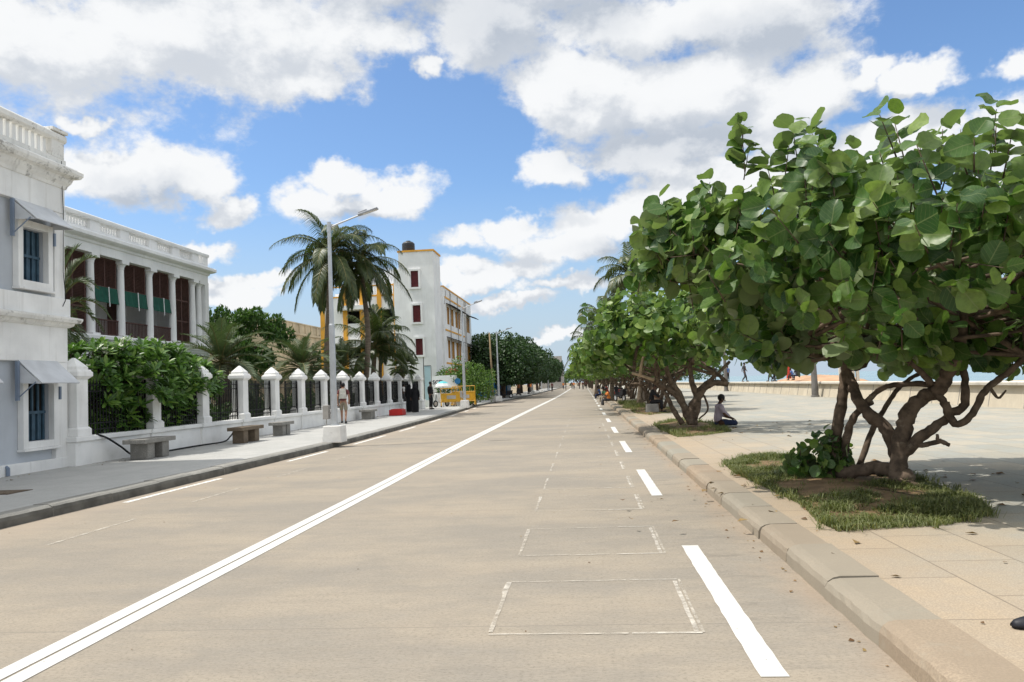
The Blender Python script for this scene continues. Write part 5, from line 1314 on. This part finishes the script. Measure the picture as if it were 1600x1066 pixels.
# fan palm
r = random.Random(81); t = thing('fan_palm', 'fan palm with round pleated leaves near the fence end', 'palm', (-11.9, 51.5, .1))
b = MB(); ft = at(629, 572, 51.5); b.tube(curve([(ft.x,51.5,.1),(ft.x,51.5,1.4),(ft.x,51.5,ft.z)], 5), [.17]*11, 10); b.build('trunk', M['palm_trunk'], t, smooth=True)
V, Fc, UV = [], [], []; rach = MB()
for k in range(26):
    a = 2.4*k; e_ = -.9+2.2*k/26; d = Vector((math.cos(a)*math.cos(e_), math.sin(a)*math.cos(e_), math.sin(e_))); q = ft+d*.62
    rach.tube([ft, q], [.018,.01], 4); x, y, n_ = frame(d, Vector((0,0,1))+rdir(r)*.2)
    for j in range(17):
        an = -1.9+3.8*j/16; yy = y*math.cos(an)+x*math.sin(an); quad_leaf(V, Fc, UV, q, yy+Vector((0,0,-.15)), n_+x*(.6 if j % 2 else -.6), r.uniform(.5,.64), .07)
leafmesh('fans', V, Fc, UV, M['coco'], t); rach.build('stalks', M['coco_stalk'], t)
# palms over the right-hand row
for (u, v, y, fl, sd, lab) in ((986,436,44,2.7,91,'palm crown highest above the right-hand sea grape row'), (946,506,56,3.0,92,'palm above the right row, with hanging fronds, middle one'), (925,545,76,3.4,93,'palm above the right row, farthest, grey green')):
    c_ = at(u, v, y)
    palm('coconut_palm', lab, 'palm', 'palms over the right row', [(c_.x+.2, y, .1), (c_.x+.3, y, c_.z*.5), tuple(c_)], (.17,.12), 20, fl, 32, .8, .06, 1.2, .02, M['coco'], sd)

# --- grass patches
def patch(cx_, cy_, poly, n, seed, hgt=.17):
    r = random.Random(seed)
    c_ = Vector((sum(p[0] for p in poly)/len(poly), sum(p[1] for p in poly)/len(poly)))
    ring = []
    P = [Vector((p[0], p[1])) for p in poly]; k = len(P)
    for i in range(k):
        for s in range(6):
            q = P[i].lerp(P[(i+1) % k], s/6); ring.append(q+Vector((r.uniform(-.07,.07), r.uniform(-.07,.07))))
    b = MB(); m = len(ring)
    ring = [c_.lerp(q, .93) for q in ring]
    b.v = [(q.x, q.y, .122) for q in ring]+[tuple(c_.lerp(q, .8))+(.17,) for q in ring]+[tuple(c_.lerp(q, .4))+(.19,) for q in ring]+[(c_.x, c_.y, .2)]
    for j in (0, 1):
        for i in range(m): b.f.append([j*m+i, j*m+(i+1)%m, (j+1)*m+(i+1)%m, (j+1)*m+i]); b.m.append(0)
    for i in range(m): b.f.append([2*m+i, 2*m+(i+1)%m, 3*m]); b.m.append(0)
    tag(b.build('soil_bed', M['soil'], smooth=True), kind='structure')
    def inside(x, y):
        c = False
        for i in range(k):
            (x1,y1),(x2,y2) = poly[i], poly[i-1]
            if (y1 > y) != (y2 > y) and x < (x2-x1)*(y-y1)/(y2-y1)+x1: c = not c
        return c
    x0, x1 = min(p[0] for p in poly)-.1, max(p[0] for p in poly)+.1; y0, y1 = min(p[1] for p in poly)-.1, max(p[1] for p in poly)+.1
    V, Fc, UV = [], [], []; cl = [(r.uniform(x0,x1), r.uniform(y0,y1), r.uniform(.15,.5)) for _ in range(40)]; bare = [(2.5, 8.5, .1, .16)] if n > 20000 else []
    cnt = 0
    while cnt < n:
        x, y = r.uniform(x0,x1), r.uniform(y0,y1)
        if not inside(x, y) or any(((x-a)/w)**2+((y-c)/h)**2 < r.uniform(.7,1.2) for a, c, w, h in bare): continue
        cnt += 1; tall = .55+.9*max((max(0, 1-((x-a)**2+(y-c)**2)/d**2) for a, c, d in cl), default=0)
        h = hgt*tall*r.uniform(.45,1.15); a = r.uniform(0, 6.283); ln = Vector((math.cos(a), math.sin(a), 0)); w = Vector((-ln.y, ln.x, 0))*r.uniform(.0035,.0065)
        p = Vector((x, y, .125)); q = p+ln*h*r.uniform(.1,.5)+Vector((0,0,h*.7)); e_ = q+ln*h*r.uniform(.25,.8)+Vector((0,0,h*r.uniform(-.2,.35)))
        b_ = len(V); V += [p-w, p+w, q+w*.8, q-w*.8, e_]; UV += [(0,0)]*5; Fc += [(b_, b_+1, b_+2, b_+3), (b_+3, b_+2, b_+4)]
    for q in range(n//240):
        x, y = r.uniform(x0-.1,x1+.1), r.uniform(y0-.1,y1+.1)
        if not (inside(x, y) or inside(x+.12, y) or inside(x-.12, y) or inside(x, y+.12)): continue
        hh = hgt*r.uniform(.9, 1.6)
        for j in range(16):
            a = r.uniform(0, 6.283); ln = Vector((math.cos(a), math.sin(a), 0)); w = Vector((-ln.y, ln.x, 0))*.004; p = Vector((x+r.gauss(0,.03), y+r.gauss(0,.03), .125))
            m_ = p+ln*hh*r.uniform(.2,.6)+Vector((0,0,hh*r.uniform(.4,.75))); e_ = m_+ln*hh*r.uniform(.3,.8)+Vector((0,0,hh*r.uniform(-.3,.2))); b_ = len(V)
            V += [p-w, p+w, m_+w*.8, m_-w*.8, e_]; UV += [(0,0)]*5; Fc += [(b_, b_+1, b_+2, b_+3), (b_+3, b_+2, b_+4)]
    tag(leafmesh('grass', V, Fc, UV, M['grass'], None), kind='stuff')
def gp(pts): return [tuple(ground(u, v, .12)[:2]) for u, v in pts]
patch(0, 0, gp([(1128,724),(1175,716),(1250,718),(1330,730),(1440,752),(1520,785),(1552,806),(1480,822),(1310,832),(1275,815),(1255,792),(1200,765),(1150,742)]), 50000, 101, .105)
patch(0, 0, gp([(1020,664),(1060,656),(1120,662),(1143,675),(1100,681),(1058,684),(1035,674)]), 13000, 102, .11)
patch(0, 0, gp([(984,640),(1010,634),(1050,638),(1058,644),(1015,649),(990,646)]), 4500, 103, .12)
patch(0, 0, [(1.95,38.6),(3.3,38.6),(3.5,42.5),(2.1,42.5)], 2500, 104, .2); patch(0, 0, [(1.95,45.6),(3.3,45.6),(3.5,49.5),(2.1,49.5)], 2500, 105, .2)

# --- fallen leaves and crumbs on paving and road edge
r = random.Random(140); V, Fc, UV = [], [], []
def crumb(x, y, z, s):
    a = r.uniform(0, 6.28); quad_leaf(V, Fc, UV, Vector((x, y, z+.004)), Vector((math.cos(a), math.sin(a), r.uniform(-.02,.12))), Vector((r.gauss(0,.25), r.gauss(0,.25), 1)), s, .35)
for k in range(90): crumb(r.gauss(3.4,1.3), r.gauss(9.6,1.7), .124, r.uniform(.05,.15))
for k in range(70): crumb(r.gauss(3.5,1.2), r.gauss(22,1.8), .124, r.uniform(.05,.14))
for k in range(160): crumb(1.5-abs(r.gauss(0,.10)), r.uniform(3,40), .0, r.uniform(.01,.045))
for k in range(60): crumb(r.uniform(1.95,3.2), r.uniform(3,30), .124, r.uniform(.012,.05))
for k in range(120): crumb(r.uniform(-6.8,1.2), r.uniform(4,30), .0, r.uniform(.008,.028))
for k in range(90): crumb(-10.75+abs(r.gauss(0,.25)), r.uniform(13,44), .154, r.uniform(.02,.09))
tag(leafmesh('leaf_litter', V, Fc, UV, M['litter'], None), kind='stuff')
# ------------------------------------------------------------------ people
def hand(V, E, rad, w, palm_dir, fwd, side, s=1.0):
    """palm and five bent fingers grown from wrist vertex w; fwd along the hand, side towards the thumb"""
    b = Vector(V[w]); fwd = Vector(fwd).normalized(); side = Vector(side).normalized(); pd = Vector(palm_dir).normalized()
    i = len(V); V.append(b+fwd*.05*s); rad.append((.034*s, .02*s)); E.append((w, i)); V.append(b+fwd*.085*s); rad.append((.034*s,.016*s)); E.append((i, i+1))
    for k, (off, ln) in enumerate(((.03,.066),(.01,.075),(-.011,.068),(-.031,.052))):
        j = len(V); p = b+fwd*.095*s+side*off*s
        V += [p, p+fwd*ln*.5*s+pd*.012*s, p+fwd*ln*.85*s+pd*.036*s]; rad += [.0095*s, .0085*s, .0075*s]; E += [(i+1, j), (j, j+1), (j+1, j+2)]
    j = len(V); p = b+fwd*.035*s+side*.036*s
    V += [p, p+fwd*.03*s+side*.024*s, p+fwd*.058*s+side*.024*s+pd*.012*s]; rad += [.012*s,.0105*s,.0085*s]; E += [(i, j), (j, j+1), (j+1, j+2)]
STAND = dict(pel=(0,0,.93), wa=(0,0,1.08), ch=(0,-.01,1.27), nb=(0,-.015,1.42), nk=(0,0,1.49), hd=(0,.02,1.60),
  sL=(-.18,-.01,1.39), eL=(-.24,-.03,1.11), wL=(-.25,.05,.87), sR=(.18,-.01,1.39), eR=(.24,-.03,1.11), wR=(.25,.05,.87),
  hL=(-.09,0,.88), kL=(-.10,.03,.48), aL=(-.10,-.02,.09), tL=(-.115,.15,.035), hR=(.09,0,.88), kR=(.10,.03,.48), aR=(.10,-.02,.09), tR=(.115,.15,.035))
WALK = dict(STAND, kL=(-.10,.17,.50), aL=(-.10,.22,.10), tL=(-.11,.38,.05), kR=(.10,.0,.48), aR=(.10,-.28,.15), tR=(.11,-.16,.04), eL=(-.24,-.12,1.13), wL=(-.23,-.12,.89), eR=(.24,.04,1.12), wR=(.22,.19,.92))
SIT = dict(pel=(0,0,.12), wa=(0,.01,.27), ch=(0,.05,.47), nb=(0,.08,.60), nk=(0,.10,.655), hd=(0,.135,.755),
  sL=(-.18,.06,.57), eL=(-.24,.14,.33), wL=(-.15,.36,.24), sR=(.18,.06,.57), eR=(.24,.14,.33), wR=(.15,.36,.24),
  hL=(-.10,.02,.12), kL=(-.34,.36,.13), aL=(.06,.40,.07), tL=(.19,.43,.06), hR=(.10,.02,.12), kR=(.34,.38,.13), aR=(-.06,.52,.07), tR=(-.19,.55,.06))
PERCH = dict(pel=(0,0,.47), wa=(0,.02,.62), ch=(0,.08,.80), nb=(0,.12,.93), nk=(0,.15,1.0), hd=(0,.19,1.10),
  sL=(-.18,.10,.90), eL=(-.23,.20,.66), wL=(-.12,.40,.60), sR=(.18,.10,.90), eR=(.23,.20,.66), wR=(.12,.40,.60),
  hL=(-.10,.02,.46), kL=(-.13,.42,.47), aL=(-.13,.40,.09), tL=(-.13,.55,.035), hR=(.10,.02,.46), kR=(.13,.42,.47), aR=(.13,.44,.09), tR=(.13,.6,.035))
def person(label, loc, rz, pose, skin_m='skin', top=None, legs=None, robe=None, short=False, sleeve=1, group=None, pack=None, scarf=None, scale=1, fingers=True):
    t = thing('person', label, 'person', loc, group, rz if rz else 1e-6); t.scale = (scale,)*3
    J = {k: Vector(v) for k, v in pose.items()}
    names = ['pel','wa','ch','nb','nk','hd','sL','eL','wL','sR','eR','wR','hL','kL','aL','tL','hR','kR','aR','tR']
    V = [J[k] for k in names]; ix = {k: i for i, k in enumerate(names)}
    R0 = dict(pel=(.13,.10), wa=(.12,.09), ch=(.14,.10), nb=(.085,.075), nk=(.055,.055), hd=(.075,.088), sL=.06, sR=.06, eL=.042, eR=.042, wL=.028, wR=.028, hL=.088, hR=.088, kL=.058, kR=.058, aL=.037, aR=.037, tL=(.038,.024), tR=(.038,.024))
    rad = [R0[k] for k in names]
    E = [(ix[a], ix[b]) for a, b in (('pel','wa'),('wa','ch'),('ch','nb'),('nb','nk'),('nk','hd'),('nb','sL'),('sL','eL'),('eL','wL'),('nb','sR'),('sR','eR'),('eR','wR'),('pel','hL'),('hL','kL'),('kL','aL'),('aL','tL'),('pel','hR'),('hR','kR'),('kR','aR'),('aR','tR'))]
    up = (J['hd']-J['nk']).normalized(); fw = Vector((0,1,0)); fw = (fw-up*fw.dot(up)).normalized(); h = J['hd']
    i = len(V); V += [h+up*.085, h-up*.055+fw*.052]; rad += [(.066,.078), (.042,.045)]; E += [(ix['hd'], i), (ix['hd'], i+1)]      # crown and jaw
    if fingers:
        for s, e_, w in (('L','eL','wL'), ('R','eR','wR')):
            f_ = (J[w]-J[e_]).normalized(); sd = Vector((1 if s == 'L' else -1, .6, 0)); sd = sd-f_*sd.dot(f_)
            hand(V, E, rad, ix[w], Vector((0,0,-1)) if abs(f_.z) < .7 else Vector((1 if s == 'L' else -1,0,0)), f_, sd)
    skin('body', V, E, rad, M[skin_m], t, 0, 1 if not fingers else 2)
    b = MB()
    b.blob(h+fw*.105+up*.0, .014, .02, .022, 8, 6)
    for s in (-1, 1): b.blob(h+Vector((s*.082, -.005, 0)), .012, .022, .032, 8, 6)
    b.blob(h+fw*.092-up*.052, .026, .01, .010, 8, 5)
    b.build('face_features', M[skin_m], t, smooth=True)
    b = MB()
    for s in (-1, 1): b.blob(h+fw*.088+up*.022+Vector((s*.032,0,0)), .013, .008, .008, 8, 5)
    b.build('eyes', M['hair'], t, smooth=True)
    b = MB(); b.blob(h+up*.048-fw*.016, .088, .102, .105, 14, 9); b.build('hair', M['hair'], t, smooth=True)
    def garment(name, keys, edges, rr, m):
        VV = [J[k] if isinstance(k, str) else J[k[0]].lerp(J[k[1]], k[2]) for k in keys]
        skin(name, VV, edges, rr, M[m], t, 0, 2)
    if top:
        s2 = .85 if sleeve == 2 else .75
        garment('shirt', [('pel','wa',.0),'wa','ch','nb','sL',('sL','eL',.6),'sR',('sR','eR',.6)]+([('eL','wL',.7),('eR','wR',.7)] if sleeve == 2 else []),
          [(0,1),(1,2),(2,3),(3,4),(4,5),(3,6),(6,7)]+([(5,8),(7,9)] if sleeve == 2 else []),
          [(.165,.13),(.15,.115),(.165,.125),(.085,.075),(.082,.08),(.066,.066),(.082,.08),(.066,.066)]+([(.045,.045)]*2 if sleeve == 2 else []), top)
    if legs:
        e1 = ('hL','kL',.9) if short else 'kL'; e2 = ('hR','kR',.9) if short else 'kR'
        K = [('pel','wa',.25),'pel','hL',e1,'hR',e2]; Ed = [(0,1),(1,2),(2,3),(1,4),(4,5)]; rr = [(.15,.115),(.15,.12),(.105,.105),(.085,.085),(.105,.105),(.085,.085)]
        if not short: K += [('kL','aL',.9),('kR','aR',.9)]; Ed += [(3,6),(5,7)]; rr += [.06,.06]; rr[3] = rr[5] = (.075,.075)
        garment('trousers', K, Ed, rr, legs)
    if robe:
        b = MB(); n = 18; P = [(.21,.02,.22),(.22,.5,.22),(.2,.9,.17),(.17,1.08,.13),(.2,1.28,.14),(.2,1.38,.13),(.1,1.45,.09)]; vs = []
        for rx, z, ry_ in P:
            for k in range(n): a = 2*math.pi*k/n; w = 1+.06*math.sin(5*a+z*3)*(1.3-z); vs.append(Vector((rx*w*math.cos(a), ry_*w*math.sin(a), z)))
        b.add(vs, [(i*n+k, i*n+(k+1)%n, (i+1)*n+(k+1)%n, (i+1)*n+k) for i in range(len(P)-1) for k in range(n)]); b.build('robe', M[robe], t, smooth=True)
        garment('sleeves', ['nb','sL','eL',('eL','wL',.85),'sR','eR',('eR','wR',.85)], [(0,1),(1,2),(2,3),(0,4),(4,5),(5,6)], [.09,.085,.07,.06,.085,.07,.06], robe)
    if scarf:
        b = MB(); b.blob(h+up*.03-fw*.02, .115, .125, .15, 14, 8); b.blob(J['nb']-fw*.04+up*.06, .15, .12, .14, 12, 7); b.build('headscarf', M[scarf], t, smooth=True)
    if pack:
        c_ = J['ch']-fw*.2+Vector((0,0,-.02)); b = MB(); b.box(c_.x-.15, c_.x+.15, c_.y-.09, c_.y+.09, c_.z-.23, c_.z+.2, .03, .03); b.box(c_.x-.11, c_.x+.11, c_.y-.14, c_.y-.09, c_.z-.2, c_.z, .01, .01)
        k_ = b.build('backpack', M[pack], t, bevel=.04, seg=3)
        b = MB()
        for s in (-1, 1): b.tube(curve([c_+Vector((s*.1,.08,.18)), J['nb']+Vector((s*.11,.04,.05)), J['ch']+Vector((s*.13,.14,.0)), c_+Vector((s*.13,.1,-.18))], 5), .02, 6)
        b.build('strap', M['maroon_shirt'], k_)
    if not robe and not (pose is SIT):
        for s in 'LR':
            b = MB(); a_, tt = J['a'+s], J['t'+s]; d = (tt-a_); d.z = 0; d.normalize(); x = Vector((d.y,-d.x,0)); z0 = min(tt.z, a_.z)-.035; vs = []
            for zz, k in ((z0,1.),(z0+.03,1.),(z0+.085,.72)):
                for q in range(12): an = 2*math.pi*q/12; vs.append(Vector((a_.x,a_.y,0))+d*(.07+math.cos(an)*.135*k)+x*(math.sin(an)*.048*k)+Vector((0,0,max(zz, .002))))
            b.add(vs, [(i*12+q, i*12+(q+1)%12, (i+1)*12+(q+1)%12, (i+1)*12+q) for i in (0,1) for q in range(12)]+[tuple(range(12))[::-1], tuple(range(24,36))]); b.build('shoe', M['rubber'], t, smooth=False)
    return t
def gpos(u, v, z): p = ground(u, v, z); return (p.x, p.y, z)
person('man in pale lilac shirt sitting cross legged in the shade, facing the sea', (3.62, 22.2, .122), R_(-82), SIT, top='lilac_shirt', legs='navy_trousers', sleeve=2)
person('walker in maroon shirt and shorts with pale backpack behind the nearest lamp', (-10.35, 33.3, .152), R_(12), WALK, 'skin_light', top='maroon_shirt', legs='khaki_shorts', short=True, pack='pale_pack')
BW = gpos(645, 651, .15)
person('person in long black robe seen from behind beside the fence wall', (-9.75, 45.0, .152), R_(10), STAND, robe='black_clothes', scarf='black_clothes', scale=.95)
person('second person in dark robe close behind the first at the wall', (-10.3, 46.0, .152), R_(-20), STAND, robe='black_clothes', scarf='black_clothes', scale=.93, fingers=False)
person('child in white shirt and dark trousers perched on the low fence wall', (-10.95, 47.4, .77), R_(-100), dict(STAND), top='white_shirt', legs='grey_trousers', scale=.62)
person('man dressed all in black standing on the pavement near the fence end', (-9.85, 50.2, .152), R_(-110), STAND, top='black_clothes', legs='black_clothes', sleeve=2, scale=1.03)
# people on the beach beyond the wall
for (u, v, y, pose, kw, lab, rz) in (
  (1233, 592, 76, STAND, dict(robe='red_dress'), 'woman in long red dress standing on the sand heap', 100),
  (1239, 594, 75, PERCH, dict(top='blue_shirt', legs='grey_trousers', scale=.9), 'child sitting beside the woman in red, nearer to her', 60),
  (1246, 594, 75.5, PERCH, dict(top='grey_trousers', legs='navy_trousers', scale=.95), 'dark clothed child sitting rightmost by the woman in red', 40),
  (1205, 596.5, 70, WALK, dict(top='white_shirt', legs='grey_trousers'), 'man in white shirt walking past on the beach beside one in black', 80),
  (1209, 596.8, 69, WALK, dict(top='black_clothes', legs='black_clothes', sleeve=2, scale=1.05), 'man in black walking along the beach with swinging arm', -70),
  (1164, 597, 72, WALK, dict(top='grey_trousers', legs='grey_trousers'), 'beach walker in grey whose legs show under the leaves', -80),
  (1138, 595, 95, STAND, dict(top='blue_shirt', legs='black_clothes'), 'small far figure standing at the waterline', 30),
  (1117, 597, 85, STAND, dict(top='black_clothes', legs='grey_trousers'), 'dark far figure on the beach, leftmost in view', 10)):
    p = at(u, v, y); person(lab, (p.x, y, p.z), R_(rz), pose, fingers=False, **kw)
# resting people and two-wheelers along the right kerb
for (x, y, rz, pose, kw, lab) in (
  (2.75, 33.2, -100, PERCH, dict(top='black_clothes', legs='black_clothes', sleeve=2), 'dark clothed person sitting in the shade behind the second tree'),
  (1.55, 50.5, 100, PERCH, dict(top='orange_shirt', legs='grey_trousers'), 'person in orange shirt sitting on the right kerb'),
  (1.6, 59.5, 120, PERCH, dict(top='green_shirt', legs='khaki_shorts'), 'person in green shirt sitting on the right kerb'),
  (1.45, 72, 95, PERCH, dict(top='blue_shirt', legs='navy_trousers'), 'person in blue shirt sitting far down the right kerb')):
    person(lab, (x, y, .12 if pose is not PERCH or y < 40 else -.18+.05), R_(rz), pose, fingers=False, **kw)
t = thing('stone_block', 'low rough granite block used as a seat behind the second tree', 'stone block', (2.75, 33.2, .12))
b = MB(); b.box(2.5,3.05,32.95,33.45,.118,.50,.03,.03); b.build('block', M['granite'], t, bevel=.03)
scooter('dark scooter parked on the right kerb under the trees', 2.3, 52.0, .4, M['black_clothes'])
scooter('red scooter parked farther along the right kerb', 2.2, 61.5, 1.2, M['redbox'])
scooter('dark scooter under the left trees before the blue hoarding', -8.2, 82, 1.9, M['black_clothes'])
# far strollers
r = random.Random(8)
pw = person('far stroller in orange top on the left pavement', (-7.9, 118, .15), R_(170), WALK, top='orange_shirt', legs='grey_trousers', fingers=False)
pd_ = person('person in dark clothes under the left trees, nearest of several', (-9.2, 76, .15), R_(60), STAND, top='maroon_shirt', legs='black_clothes', fingers=False)
for k, (x, y) in enumerate([(-8.6,104),(-8.9,108),(-7.9,113),(-8.5,124),(-6,150),(-3.8,168),(-2.2,176),(-1.0,182),(-.2,171),(-4.8,186),(.6,190),(-2.9,195)]):
    dup(pd_ if k % 3 else pw, (x, y, .15 if x < -7 else .002), r.uniform(0, 6), label='tiny far stroller in dark clothes at the end of the road' if k % 3 else 'tiny far stroller in orange top at the end of the road', group='tiny strollers at the road end')
